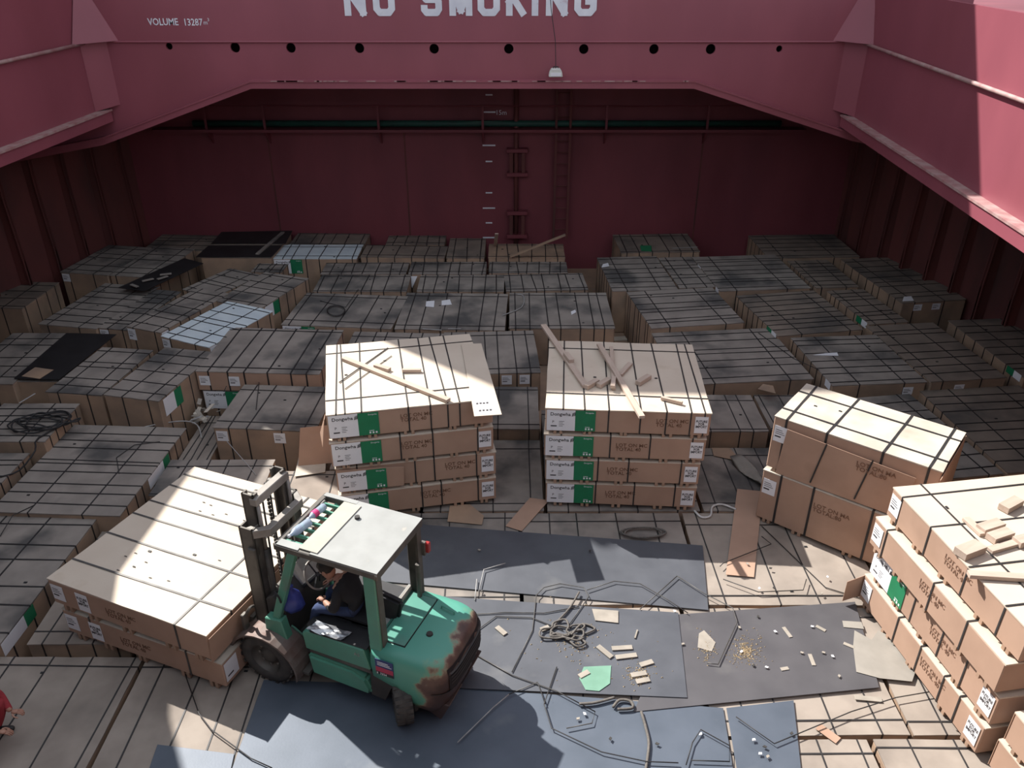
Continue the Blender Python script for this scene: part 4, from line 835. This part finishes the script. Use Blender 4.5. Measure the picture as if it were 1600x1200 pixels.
def head(par, loc, rot, hairm='hair', s=1.0):
    mb = MB(); rgs = []   # stacked rings, face towards +x
    prof = [(-.118,.035,.030,.045),(-.105,.060,.050,.030),(-.07,.080,.064,.012),(-.03,.090,.070,.004),(.01,.094,.074,0),(.05,.096,.076,-.004),(.085,.088,.070,-.008),(.11,.062,.050,-.012),(.124,.02,.018,-.014)]
    for z, a_, b_, off in prof:
        ring = []
        for i in range(20):
            t = 2*math.pi*i/20; x = a_*math.cos(t)+off; y = b_*math.sin(t)
            ring.append((x*s, y*s, z*s))
        rgs.append(ring)
    h = mb.loft(rgs).build('head', 'skin', par, smooth=True); h.location = loc; h.rotation_euler = rot
    f = MB(); f.prism([(-.016,-.045),(.016,-.045),(.006,.0),(-.006,.0)], lambda u, v, w: (.092*s+w*(1-.6*(v+.045)/.045)*s, u*s, v*s), -.01, .024)
    f.build('nose', 'skin', h, bevel=.003)
    for sg in (1, -1):
        MB().lathe([(.001,-.01),(.011,-.006),(.013,.0),(.010,.006),(.001,.009)], Matrix.Translation((.084*s, sg*.033*s, .012*s)) @ Matrix.Rotation(math.pi/2, 4, 'Y'), 10).build('eye', 'eye', h, smooth=True)
        MB().prism([(-.02,-.035),(.012,-.03),(.018,.02),(.0,.034),(-.02,.02)], lambda u, v, w: (u*s, sg*w*s, v*s), .068, .086).build('ear', 'skin', h, bevel=.004)
        MB().box(.083*s, .094*s, sg*.033*s-.017*s, sg*.033*s+.017*s, .03*s, .037*s).build('eyebrow', hairm, h)
    MB().box(.078*s, .090*s, -.022*s, .022*s, -.068*s, -.06*s).build('mouth', 'redlens', h, bevel=.002)
    hr_ = MB(); rgs = []
    for z, a_, b_, off in ((-.02,.083,.076,-.018),(.03,.099,.081,-.012),(.06,.101,.082,-.010),(.092,.094,.076,-.012),(.118,.066,.055,-.014),(.132,.02,.018,-.014)):
        ring = []
        for i in range(20):
            t = 2*math.pi*i/20; c_ = math.cos(t); x = a_*c_+off
            if c_ > .55 and z < .07: x = min(x, .045)
            ring.append((x*s, b_*math.sin(t)*s, (z+.008*math.sin(5*t))*s))
        rgs.append(ring)
    hr_.loft(rgs).build('hair', hairm, h, smooth=True); return h
def person(name, label, loc, rz, V, E, root, classify, mats, hands, headloc, headrot, group=None):
    r = empty(name, loc, rz, label, 'person', group)
    ms = [skin_mesh(V, E, root)]; nb = len(ms[0].polygons); 
    for hk in hands: ms.append(hand_mesh(*hk))
    me = join_meshes(ms, 'body')
    for m_ in mats: me.materials.append(MT[m_])
    for i, p in enumerate(me.polygons): p.material_index = classify(p.center) if i < nb else len(mats)-1; p.use_smooth = True
    link('body', me, None, r)
    if headloc is not None: head(r, headloc, headrot)
    return r
# driver, local frame = forklift frame
V = {'pel': ((-.12,.08,1.13), (.15,.11)), 'bel': ((-.06,.09,1.24), (.145,.115)), 'che': ((.03,.11,1.38), (.165,.125)), 'nek': ((.13,.12,1.47), .062), 'hd0': ((.18,.13,1.51), .05),
 'shL': ((.04,.29,1.42), .075), 'elL': ((.06,.36,1.20), .052), 'waL': ((.27,.25,1.19), .034), 'shR': ((.04,-.07,1.42), .075), 'elR': ((.12,-.16,1.22), .052), 'waR': ((.33,-.04,1.25), .034),
 'hiL': ((-.06,.18,1.11), .095), 'knL': ((.36,.27,1.08), .075), 'mcL': ((.44,.26,.86), .06), 'anL': ((.48,.25,.60), .045), 'heL': ((.48,.25,.55), .045), 'toL': ((.63,.26,.535), .036),
 'hiR': ((-.06,-.02,1.11), .095), 'knR': ((.36,-.05,1.10), .075), 'mcR': ((.46,-.05,.86), .06), 'anR': ((.51,-.05,.60), .045), 'heR': ((.51,-.05,.55), .045), 'toR': ((.66,-.05,.535), .036)}
E_ = [('pel','bel'),('bel','che'),('che','nek'),('nek','hd0'),('che','shL'),('shL','elL'),('elL','waL'),('che','shR'),('shR','elR'),('elR','waR'),('pel','hiL'),('hiL','knL'),('knL','mcL'),('mcL','anL'),('anL','heL'),('heL','toL'),('pel','hiR'),('hiR','knR'),('knR','mcR'),('mcR','anR'),('anR','heR'),('heR','toR')]
def cl_driver(c):
    if c.z < .63: return 2
    if c.z > 1.475 and c.x > .08: return 3
    if c.x > .13 and c.z > 1.13 and (.20 < c.y < .33 and c.z > 1.155 or c.y < -.02 and c.z > 1.185): return 3
    if c.z < 1.17 and not (c.y > .32 and c.z > 1.12 and c.x < .15): return 1
    return 0
drv = person('person', 'forklift driver in black shirt and blue jeans leaning over the wheel', tuple(TO), TH, V, E_, 'pel', cl_driver, ['shirt','jeans','boot','skin'],
   [((.27,.25,1.19), (.9,-.3,.05), (0,0,1), (-.2,-1,0), 1.0), ((.33,-.04,1.25), (.9,.35,-.1), (0,.2,1), (.2,1,0), 1.1)], (.25,.14,1.585), (0, R(38), R(8)))
# person in red overall crouching at the left frame edge: local frame x = towards the picture
pf = atz(16, 1150, .05)
V = {'pel': ((-.30,0,.30), (.15,.13)), 'bel': ((-.24,0,.44), (.14,.12)), 'che': ((-.14,0,.66), (.16,.125)), 'nek': ((-.06,0,.82), .06), 'hd0': ((-.02,0,.87), .05),
 'shL': ((-.12,.19,.70), .075), 'elL': ((.02,.26,.46), .052), 'waL': ((.14,.14,.30), .035), 'shR': ((-.12,-.19,.70), .075), 'elR': ((.02,-.24,.46), .052), 'waR': ((.10,-.12,.30), .035),
 'hiL': ((-.26,.11,.28), .10), 'knL': ((.06,.17,.44), .075), 'mcL': ((.0,.16,.24), .06), 'anL': ((-.06,.14,.09), .045), 'heL': ((-.07,.14,.045), .042), 'toL': ((.11,.14,.035), .034),
 'hiR': ((-.26,-.11,.28), .10), 'knR': ((.02,-.24,.42), .075), 'mcR': ((-.04,-.24,.23), .06), 'anR': ((-.12,-.26,.09), .045), 'heR': ((-.13,-.26,.045), .042), 'toR': ((.05,-.28,.035), .034)}
def cl_red(c):
    if c.z < .115: return 1
    if c.z > .80: return 2
    if c.x > .105 and .22 < c.z < .36 and abs(c.y) < .16: return 2
    return 0
prs = person('person', 'person in red overall and dark boots crouching at the left frame edge', (pf.x-.10, pf.y-.04, .002), R(8), V, E_, 'pel', cl_red, ['redcloth','boot','skin'],
   [((.14,.14,.30), (1,-.1,.1), (0,0,1), (0,-1,0), .6), ((.10,-.12,.30), (1,.1,-.2), (0,0,1), (0,1,0), .7)], (.03,0,.96), (0, R(25), 0))
# ================================================================ LOOSE THINGS
# steel plates laid over the bundles
def plate(pts, z, m, label, t=.01, name='steel_plate'):
    P = [atz(*p, z) if len(p) == 2 else Vector(p) for p in pts]; c = sum(P, Vector())/len(P)
    o = MB().prism([(p.x-c.x, p.y-c.y) for p in P], lambda u, v, w: (u, v, w), -t, 0).build(name, m, bevel=.002); o.location = c
    return tag(o, label, 'steel plate', 'plates laid on the floor')
plate([(560,812),(1098,852),(1107,953),(560,905)], .014, 'plate', 'dark plate in front of the two bright stacks, half in their shadow')
plate([(600,925),(1060,957),(1074,1090),(600,1070)], .036, 'plate', 'centre plate right of the forklift with rope, wood pieces and mint scrap')
plate([(1056,960),(1336,940),(1374,1074),(990,1112)], .024, 'plate_d', 'brownish grey plate with sawdust and torn paper, right of centre')
plate([(412,1062),(700,1072),(1130,1106),(1152,1240),(350,1236)], .013, 'plate_b', 'big bluish plate along the bottom under the forklift shadow')
plate([(1135,1106),(1240,1094),(1256,1240),(1158,1240)], .013, 'plate_b', 'narrow blue plate at the bottom right of the plate group')
plate([(246,1163),(366,1178),(350,1250),(216,1250)], .013, 'plate_b', 'small pale plate at the bottom left of the plate group')
# black sheets on the far cargo
def sheet_px(pts, z, m, label, cat, name, t=.012, group=None):
    if z == 'top':
        ax, ay = sum(p[0] for p in pts)/len(pts), sum(p[1] for p in pts)/len(pts); z = atop(ax, ay).z
    P = [atz(*p, z) for p in pts]; c = sum(P, Vector())/len(P)
    o = MB().prism([(p.x-c.x, p.y-c.y) for p in P], lambda u, v, w: (u, v, w), 0, t).build(name, m); o.location = c
    return tag(o, label, cat, group)
sheet_px([(330,381),(446,381),(457,361),(346,363)], .705, 'black_sheet', 'black sheet lying against the bulkhead, farther of the pair', 'black sheet', 'black_sheet')
sheet_px([(306,402),(424,402),(441,384),(326,384)], .705, 'black_sheet', 'black sheet in front of the one at the bulkhead, nearer of the pair', 'black sheet', 'black_sheet')
sheet_px([(185,450),(226,455),(318,412),(288,404)], .72, 'black_sheet', 'diagonal black sheet with broken wood on it on the left', 'black sheet', 'black_sheet')
sheet_px([(22,592),(92,594),(182,523),(104,521)], .565, 'black_sheet', 'big black sheet at the far left with a brown patch', 'black sheet', 'black_sheet')
sheet_px([(34,588),(62,592),(84,578),(55,574)], .58, 'kraft_old', 'brown board scrap on the big black sheet', 'cardboard', 'cardboard_scrap', .004)
# battens and blocks
def batten(p1, p2, z, w, h, label, group=None, m='wood', name='wood_batten', cat='batten', z2=None):
    a, b_ = atz(*p1, z), atz(*p2, z if z2 is None else z2); c = (a+b_)/2; L = (b_-a).length; d = b_-a
    o = MB().box(-L/2, L/2, -w/2, w/2, 0, h).build(name, m, bevel=.002); o.location = (c.x, c.y, c.z)
    o.rotation_euler = (0, -math.atan2(d.z, math.hypot(d.x, d.y)), math.atan2(d.y, d.x)); return tag(o, label, cat, group)
Z = 1.906
batten((537,562),(701,628), Z, .09, .05, 'long batten lying diagonally across the top of the left bright stack')
batten((530,598),(606,544), Z, .018, .012, 'thin dark strip crossing the diagonal batten on the left bright stack', m='strap_grey', name='strap_offcut', cat='strip')
batten((539,608),(612,556), Z, .016, .006, 'second thin strip beside the one crossing the diagonal batten', m='strap_grey', name='strap_offcut', cat='strip')
batten((586,573),(609,580), Z, .08, .05, 'short wood block touching the diagonal batten on the left bright stack', name='wood_block', cat='block')
batten((629,581),(658,581), Z, .06, .05, 'short wood block right of the diagonal batten on the left bright stack', name='wood_block', cat='block')
Z = ZS2+.006
batten((849,510),(915,606), Z, .10, .045, 'batten sticking out past the far left corner of the right bright stack')
batten((884,555),(893,567), Z+.045, .09, .06, 'wood block on the batten at the far left of the right bright stack', name='wood_block', cat='block')
batten((936,540),(1003,654), Z+.05, .085, .045, 'long batten overhanging the front of the right bright stack', z2=Z+.03)
batten((955,545),(959,610), Z, .06, .05, 'batten lying front to back in the middle of the right bright stack')
batten((985,570),(968,588), Z, .08, .045, 'short slanted batten right of the crossing on the right bright stack', name='wood_block', cat='block')
batten((915,608),(933,598), Z, .09, .07, 'leftmost of the three blocks in a row on the right bright stack', name='wood_block', cat='block')
batten((935,606),(952,596), Z, .09, .07, 'middle of the three blocks in a row on the right bright stack', name='wood_block', cat='block')
batten((957,607),(959,592), Z+.05, .07, .05, 'wood block on the front to back batten of the right bright stack', name='wood_block', cat='block')
batten((996,602),(1014,591), Z, .09, .07, 'lone block right of the long batten on the right bright stack', name='wood_block', cat='block')
batten((1033,624),(1066,632), Z, .05, .05, 'short piece near the front right of the right bright stack', name='wood_block', cat='block')
Z = 1.906
batten((1566,799),(1590,786), Z, .13, .08, 'farthest wood block on the near right stack', name='wood_block', cat='block')
batten((1530,832),(1562,822), Z, .13, .08, 'wood block on the near right stack left of the slanted batten', name='wood_block', cat='block')
batten((1546,846),(1576,836), Z, .13, .08, 'second wood block in the row on the near right stack', name='wood_block', cat='block')
batten((1586,852),(1612,846), Z, .13, .08, 'wood block cut by the right frame edge on the near right stack', name='wood_block', cat='block')
batten((1498,870),(1530,858), Z, .16, .09, 'nearest big wood block on the near right stack', name='wood_block', cat='block')
batten((1508,812),(1536,838), Z, .09, .04, 'flat batten pointing at the blocks on the near right stack')
batten((1512,900),(1640,908), Z, .09, .05, 'long batten at the near edge of the near right stack')
batten((1545,862),(1640,835), Z, .09, .04, 'batten behind the blocks running out of the right frame edge')
a = B['kb']; 
batten((774,384),(776,366), .62, .09, .03, 'upright lath leaning on the bulkhead left of the ladder', z2=1.15, m='wood')
batten((798,402),(884,368), .63, .09, .04, 'brown board leaning from the kraft topped bundle up to the ladder', z2=1.25, m='kraft_old')
batten((402,398),(442,364), .718, .10, .03, 'dirty lath across the two black sheets at the bulkhead', m='dusty')
# a sticker sheet of cardboard on top of the left stack
cs = sheet_px([(741,651),(784,648),(752,537),(721,538)], 1.915, 'board', 'cardboard sheet with two white stickers overhanging the front of the left bright stack', 'cardboard', 'cardboard_sheet', .006)
for q in ([(741,637),(767,635),(764,622),(738,624)], [(745,647),(773,645),(770,635),(742,637)]):
    P = [atz(*p, 1.921) for p in q]; c = cs.location
    s_ = MB().prism([(p.x-c.x, p.y-c.y) for p in P], lambda u, v, w: (u, v, w), .0063, .0075).build('sticker', 'paper', cs)
    e = (P[1]-P[0]); n_ = (P[3]-P[0]); pr = MB()
    for k in range(4):
        b0 = P[0]+e*(.15+.2*k)+n_*.35-c; pr.box(b0.x, b0.x+.035, b0.y, b0.y+.05, .0077, .0083)
    pr.build('print_lines', 'ink', s_)
sheet_px([(790,822),(815,830),(858,782),(828,778)], .012, 'kraft', 'kraft sheet on the floor between the two bright stacks', 'cardboard', 'cardboard_sheet', .004)
sheet_px([(699,815),(753,820),(756,806),(734,788),(703,790)], .012, 'kraft_old', 'torn kraft piece on the floor at the foot of the left bright stack', 'cardboard', 'cardboard_sheet', .004)
sheet_px([(1134,898),(1178,902),(1192,768),(1152,764)], .012, 'kraft', 'long kraft sheet on the floor right of the right bright stack', 'cardboard', 'cardboard_sheet', .004)
sheet_px([(1115,712),(1160,722),(1140,700),(1112,700)], .012, 'kraft_old', 'kraft scrap behind the long sheet near the right bright stack', 'cardboard', 'cardboard_sheet', .004)
sheet_px([(1184,608),(1212,615),(1208,603),(1192,600)], 'top', 'kraft_old', 'small brown scrap behind the double bundle stack', 'cardboard', 'cardboard_scrap', .004)
sheet_px([(460,745),(508,738),(512,690),(470,700)], .014, 'board_worn', 'sunlit board piece on the floor beside the left bright stack', 'cardboard', 'cardboard_sheet', .005)
ln = MB().add([(0,0,0),(.62,.1,0),(.6,.32,.62),(.05,.25,.6),(0,.006,0),(.62,.106,0),(.6,.326,.62),(.05,.256,.6)], [(3,2,1,0),(4,5,6,7),(0,1,5,4),(1,2,6,5),(2,3,7,6),(3,0,4,7)]).build('cardboard_sheet', 'kraft')
ln.location = atz(466, 728, .02); tag(ln, 'kraft sheet leaning at the left foot of the left bright stack', 'cardboard')
sheet_px([(1335,985),(1362,1000),(1372,985),(1420,1010),(1432,1045),(1425,1065),(1395,1062),(1375,1060),(1338,1050),(1333,1010)], .03, 'paper_tan', 'large torn tan paper on the brownish plate by the near right stack', 'paper', 'torn_paper', .003)
sheet_px([(1316,970),(1346,972),(1350,983),(1318,980)], .03, 'paper_tan', 'narrow torn paper strip above the large torn paper', 'paper', 'torn_paper', .003)
sheet_px([(912,1042),(955,1040),(953,1068),(936,1080),(915,1078),(905,1060)], .042, 'mint', 'mint green scrap on the centre plate', 'scrap', 'mint_scrap', .003)
sheet_px([(925,952),(966,955),(966,974),(930,970)], .042, 'chip', 'pale crumbly board scrap near the rope on the centre plate', 'scrap', 'board_scrap', .01)
sheet_px([(1090,1012),(1112,1018),(1118,1004),(1100,985),(1092,990)], .028, 'chip', 'pale crumbled patch on the brownish plate', 'scrap', 'board_scrap', .004)
# sawdust: nobody could count it
sm = MB()
for (cx, cy, rx_, ry_, n, zz) in ((1165, 1018, 26, 26, 420, .026), (1105, 1010, 16, 24, 160, .026), (1000, 1055, 34, 20, 200, .038), (900, 1010, 90, 60, 150, .038)):
    for k in range(n):
        a_, r_ = random.uniform(0, 6.28), random.gauss(0, .55); p = atz(cx+rx_*r_*math.cos(a_), cy+ry_*r_*math.sin(a_), zz); s_ = random.uniform(.006, .022); t_ = random.uniform(0, 3)
        v = [Vector((s_*math.cos(t_+q), s_*.6*math.sin(t_+q), 0))+p for q in (0, 2.1, 4.2)]; sm.add(v+[p+Vector((0,0,s_*.45))], [(0,1,3),(1,2,3),(2,0,3),(2,1,0)])
sw_ = sm.build('sawdust', 'saw'); sw_['kind'] = 'stuff'; tag(sw_, 'ochre sawdust scattered on the floor plates', 'sawdust')
# wood pieces on the plates
WPC = [((934,1010),(956,1028)),((956,1014),(988,1012)),((962,1028),(995,1024)),((986,1056),(1010,1052)),((994,1066),(1015,1062)),((776,980),(790,992)),((845,985),(858,980)),((905,1058),(920,1050)),((992,998),(996,985)),((1000,1040),(1020,1034))]
LB = ['slanting pale wood piece left of the stacked pair on the centre plate','upper of the two parallel wood pieces on the centre plate','lower of the two parallel wood pieces on the centre plate','short wood piece below the parallel pair on the centre plate','lowest short wood piece on the centre plate','wood piece nearest the forklift on the centre plate','small wood piece left of the rope coil','small wood piece beside the mint scrap','thin splinter right of the rope coil','wood piece at the right of the centre plate group']
for (p1, p2), lb in zip(WPC, LB): batten(p1, p2, .04, .07 if 'splinter' not in lb else .02, .016, lb, 'wood pieces on the centre plate', 'chip', 'wood_piece', 'wood piece')
for p1, p2, zz in (((1224,980),(1236,996),.028),((1275,978),(1290,986),.028),((1318,1005),(1335,1012),.028),((1220,1046),(1232,1044),.028),((1265,1022),(1272,1040),.028)):
    batten(p1, p2, zz, .05, .006, 'small pale scrap lying on the brownish plate', 'small scraps on the brownish plate', 'chip', 'scrap', 'scrap')
for k in range(34):
    px, py = random.choice([(random.uniform(700, 1090), random.uniform(850, 1080)), (random.uniform(760, 1240), random.uniform(1110, 1195)), (random.uniform(1100, 1330), random.uniform(960, 1060)), (random.uniform(1150,1330), random.uniform(870,930))])
    p = atz(px, py, .04); o = MB().prism([(-.03,-.012),(.02,-.02),(.03,.012),(-.01,.02)], lambda u, v, w: (u*.8, v*.8, w), 0, .008).build('scrap', random.choice(['chip','paper','grime'])); o.location = p; o.rotation_euler = (0, 0, random.uniform(0, 6)); tag(o, 'tiny scrap scattered on the floor plates', 'scrap', 'tiny scraps on the floor plates')
batten((1278,1135),(1310,1158), .0, .11, .008, 'reddish brown board scrap on the sunlit floor at lower right', None, 'kraft', 'board_scrap', 'scrap')
batten((1335,1090),(1378,1094), .0, .07, .01, 'flat pale lath below the brownish plate corner', None, 'chip', 'wood_piece', 'wood piece')
# ropes, cables, loose strapping
def line(pts, z, r, m, label, cat='strap', name='loose_strap', group=None, lift=0.0, smooth=False):
    P = [atz(*p, z+r) if z is not None else atop(*p, .3, r+.003) for p in pts]
    if smooth: P = curve_pts(P, 5)
    o = MB().tube(P, r, 5).build(name, m, smooth=True); return tag(o, label, cat, group)
S = [([(742,938),(745,905)], 'strap_pale', 'upright bright strap end just right of the forklift'),
 ([(748,925),(756,890),(790,880)], 'strap_pale', 'bent bright strap leading up from the forklift counterweight'),
 ([(736,1020),(745,985),(775,963),(830,965),(880,985)], 'strap_grey', 'strap arching from the forklift to the rope coil'),
 ([(740,960),(790,957),(850,958),(905,948)], 'strap_grey', 'strap running straight along the far edge of the centre plate'),
 ([(800,1050),(832,985),(838,930),(850,918),(875,912),(912,918),(920,932),(890,975)], 'strap_grey', 'looped strap left of the rope coil'),
 ([(742,1022),(800,1055),(870,1080),(930,1112),(925,1130),(885,1138)], 'strap_grey', 'long strap running down from the forklift across the centre plate'),
 ([(870,1042),(850,1100),(862,1138),(940,1175),(1010,1190),(1060,1192)], 'strap', 'black strap curving along the bottom plate'),
 ([(715,1160),(770,1106),(795,1085)], 'strap_pale', 'bright strap lying in the forklift shadow'),
 ([(795,1085),(840,1066),(852,1100)], 'strap_grey', 'bent strap right of the one in the forklift shadow'),
 ([(1000,952),(1058,900)], 'strap_grey', 'straight strap rising right of the rope on the upper plate'),
 ([(1058,900),(1100,927),(1145,950),(1152,972),(1122,1038),(1105,1036)], 'strap_grey', 'strap bending down onto the brownish plate'),
 ([(917,922),(960,908),(1000,912),(1040,935),(1075,958)], 'strap_grey', 'arched strap across the upper plate edge'),
 ([(1072,1195),(1082,1160),(1095,1140),(1140,1165),(1140,1190),(1080,1188)], 'strap', 'black strap triangle at the bottom of the blue plates'),
 ([(1150,1120),(1210,1162),(1330,1112),(1400,1090),(1470,1078)], 'strap', 'long strap from the blue plate to the near right stack'),
 ([(1125,885),(1130,880),(1205,850),(1190,838)], 'strap', 'dark strap under the double bundle stack'),
 ([(1190,822),(1240,870),(1290,918),(1345,935)], 'strap', 'dark strap leading to the foot of the near right stack'),
 ([(1130,905),(1185,925),(1255,922),(1260,905)], 'strap', 'strap on the sunlit floor beside the long kraft sheet'),
 ([(288,1050),(311,1115),(330,1140),(392,1185),(425,1200)], 'strap', 'strap trailing from the load towards the bottom plate'),
 ([(186,740),(182,715),(210,695),(250,690)], 'strap', 'loose strap hook on the trampled floor bundle'),
 ([(355,690),(390,730),(400,742)], 'strap_pale', 'pale strap end on the floor bundle behind the load'),
 ([(0,838),(20,805),(52,790)], 'strap', 'short forked strap at the left frame edge'),
 ([(350,612),(362,585),(405,595),(400,640)], 'strap', 'loose strap on the bundle left of the left bright stack'),
 ([(500,470),(540,480),(560,452)], 'strap', 'bent strap on the left centre bundle'),
 ([(1185,520),(1240,560),(1280,578)], 'strap', 'loose strap across the right block'),
]
for pts, m_, lb in S:
    y_ = pts[0][1]; z_ = .045 if y_ > 850 and 700 < pts[0][0] < 1250 else .03
    if y_ < 840: z_ = None
    line(pts, z_, .007, m_, lb, group='loose strapping')
# rope heap
P = []
for k in range(34):
    t = k*.6; r_ = .11+.06*math.sin(k*1.7)+.03*math.sin(k*.31); c = atz(885, 992, .05); P.append(c+Vector((r_*1.5*math.cos(t)+.1*math.sin(k*.2), r_*math.sin(t)+.06*math.cos(k*.27), .012+.05*(k/60)*abs(math.sin(k*.9)))))
P = [atz(*q, .06) for q in ((905,925),(890,950),(868,975),(862,995))]+P+[atz(*q, .06) for q in ((910,975),(930,982),(915,990))]
tag(MB().tube(curve_pts(P, 4), .014, 5).build('rope', 'rope', smooth=True), 'heap of dirty rope on the centre plate', 'rope')
line([(905,1100),(930,1098),(960,1090)], .03, .018, 'rope', 'frayed rope end under the near edge of the centre plate', 'rope', 'rope', smooth=True)
line([(958,1105),(968,1094),(985,1096),(988,1106),(965,1108)], .03, .018, 'rope', 'small rope loop under the near edge of the centre plate', 'rope', 'rope', smooth=True)
line([(1002,1112),(1010,1140),(1014,1165),(1008,1210)], .02, .017, 'rope', 'rope running down the bottom plate from the plate corner', 'rope', 'rope', smooth=True)
line([(1085,798),(1096,808),(1110,806),(1113,792),(1128,788),(1150,796)], .0, .018, 'rope_white', 'white hose curling out from under the right bright stack', 'hose', 'hose', smooth=True)
P = [atz(1005+32*math.cos(k*.7)+4*math.sin(k), 832+8*math.sin(k*.7), .02+.0015*k) for k in range(30)]
tag(MB().tube(curve_pts(P, 3), .013, 5).build('rope', 'rope', smooth=True), 'small grey rope coil on the floor in front of the right bright stack', 'rope')
P = []
for k in range(72):
    t = k*.45; c = atz(66, 662, .51); P.append(c+Vector(((.42+.1*math.sin(k*.37))*math.cos(t)+.12*math.sin(k*.11), (.24+.12*math.sin(k*.53))*math.sin(t), .015+.05*abs(math.sin(k*.8)))))
P += [atop(*q, .4, .02) for q in ((60,684),(55,704),(30,735),(0,745))]
tag(MB().tube(curve_pts(P, 3), .014, 5).build('cable', 'rope_dark', smooth=True), 'tangle of black cable lying on the dusty bundles at left', 'cable')
P = [atz(*q, .47) for q in ((785,493),(815,480),(818,463),(808,460))]; tag(MB().tube(curve_pts(P, 4), .013, 5).build('twine', 'strap_pale', smooth=True), 'pale twine on the right centre bundle', 'twine')
P = [atz(525+14*math.cos(k*.8), 485+8*math.sin(k*.8), .47+.001*k) for k in range(24)]; tag(MB().tube(curve_pts(P, 3), .01, 5).build('strap_coil', 'strap', smooth=True), 'coil of strapping on the left centre bundle', 'strap')
P = [atz(*q, .2) for q in ((210,672),(240,664),(285,658),(308,664),(315,684))]; tag(MB().tube(curve_pts(P, 4), .012, 5).build('twine', 'strap_pale', smooth=True), 'pale cord across the floor bundle below the tall labelled one', 'cord')
# small papers and flecks on the far cargo
for q, z_, lb in (([(665,479),(678,480),(679,470),(666,471)],.46,'left of two crumpled white papers on the middle centre bundle'),([(690,477),(706,476),(703,468),(690,470)],.46,'right of two crumpled white papers on the middle centre bundle'),([(1410,471),(1428,470),(1424,463),(1412,464)],.66,'white sheet on the reddish bundle by the right hull'),([(958,388),(968,388),(967,371),(957,371)],.72,'white card standing at the bulkhead right of the ladder'),([(1270,555),(1310,556),(1308,551),(1290,552)],.62,'narrow white paper on the right block'),([(940,418),(952,416),(950,411),(942,413)],.72,'small white paper on the dusty bundle right of the rows'),([(893,492),(900,488),(899,484),(892,487)],.46,'tiny white paper on the right centre bundle')):
    sheet_px(q, 'top', 'paper', lb, 'paper', 'paper_scrap', .004)
sheet_px([(1002,392),(1018,393),(1018,384),(1000,384)], 'top', 'green', 'green wrap patch on the dim bundle right of the ladder', 'wrap', 'green_wrap', .01)
EDG = [((435,361),(452,363)),((545,403),(575,403)),((330,364),(345,364)),((1050,388),(1090,386)),((595,362),(620,363)),((660,365),(695,365)),((235,455),(250,448)),((5,452),(42,437)),((660,514),(690,516)),((925,452),(955,451)),((700,514),(720,514)),((157,628),(180,612)),((30,630),(55,615))]
for p1, p2 in EDG: batten(p1, p2, atop((p1[0]+p2[0])/2, (p1[1]+p2[1])/2+1).z, .03, .006, 'pale splinter lying along a dusty bundle edge', 'pale splinters on the dusty cargo', 'strap_pale', 'splinter', 'splinter')
# debris in the gap left of the left bright stack
for k in range(12):
    p = atz(random.uniform(300, 345), random.uniform(640, 668), .05); o = MB().box(-.16, .16, -.035, .035, 0, .012).build('wood_piece', random.choice(['chip','board_worn','strap_pale'])); o.location = p+Vector((0,0,random.uniform(0,.2))); o.rotation_euler = (random.uniform(-.4,.4), random.uniform(-.6,.6), random.uniform(0, 3)); tag(o, 'broken wood piece in the debris gap beside the tall labelled bundle', 'wood piece', 'debris in the gap')
for p1, p2 in (((246,437),(262,432)),((205,445),(215,449)),((222,440),(240,436)),((250,430),(268,428))): batten(p1, p2, .775, .08, .02, 'broken wood on the diagonal black sheet', 'wood on the diagonal black sheet', 'dusty', 'wood_piece', 'wood piece')

# wedge of white label in the gap of the far rows, board behind the right stack, grey rag by the double stack
wd = MB().add([(-.16,0,.3),(.16,0,.3),(.02,-.02,0),(-.16,.008,.3),(.16,.008,.3),(.02,-.012,0)], [(0,2,1),(3,4,5),(0,1,4,3),(1,2,5,4),(2,0,3,5)]).build('label_scrap', 'paper'); wd.location = atz(643, 447, .2); wd.location.z = .16; tag(wd, 'wedge of white label hanging in the gap between two far rows', 'label')
bd = MB().box(-.62, .62, -.1, .1, 0, .02).build('loose_board', 'board_worn'); bd.location = atop(960, 530); bd.rotation_euler = (0, 0, R(6)); tag(bd, 'loose board lying behind the right bright stack', 'board')
rg = MB(); rr_ = []
for k in range(9):
    t = k/8; c = atz(1152+46*t, 722+44*t, .0); rr_.append([(c.x+(.13-.06*t)*math.cos(q*math.pi/5)*(1+.25*math.sin(q*2+k)), c.y+(.08)*math.sin(q*math.pi/5), .05+.05*math.sin(q*math.pi/5+.5*k)+.01*(q % 3)) for q in range(10)])
tag(rg.loft(rr_).build('cloth_rag', 'paper_tan', smooth=True), 'crumpled grey rag at the left foot of the double bundle stack', 'rag')
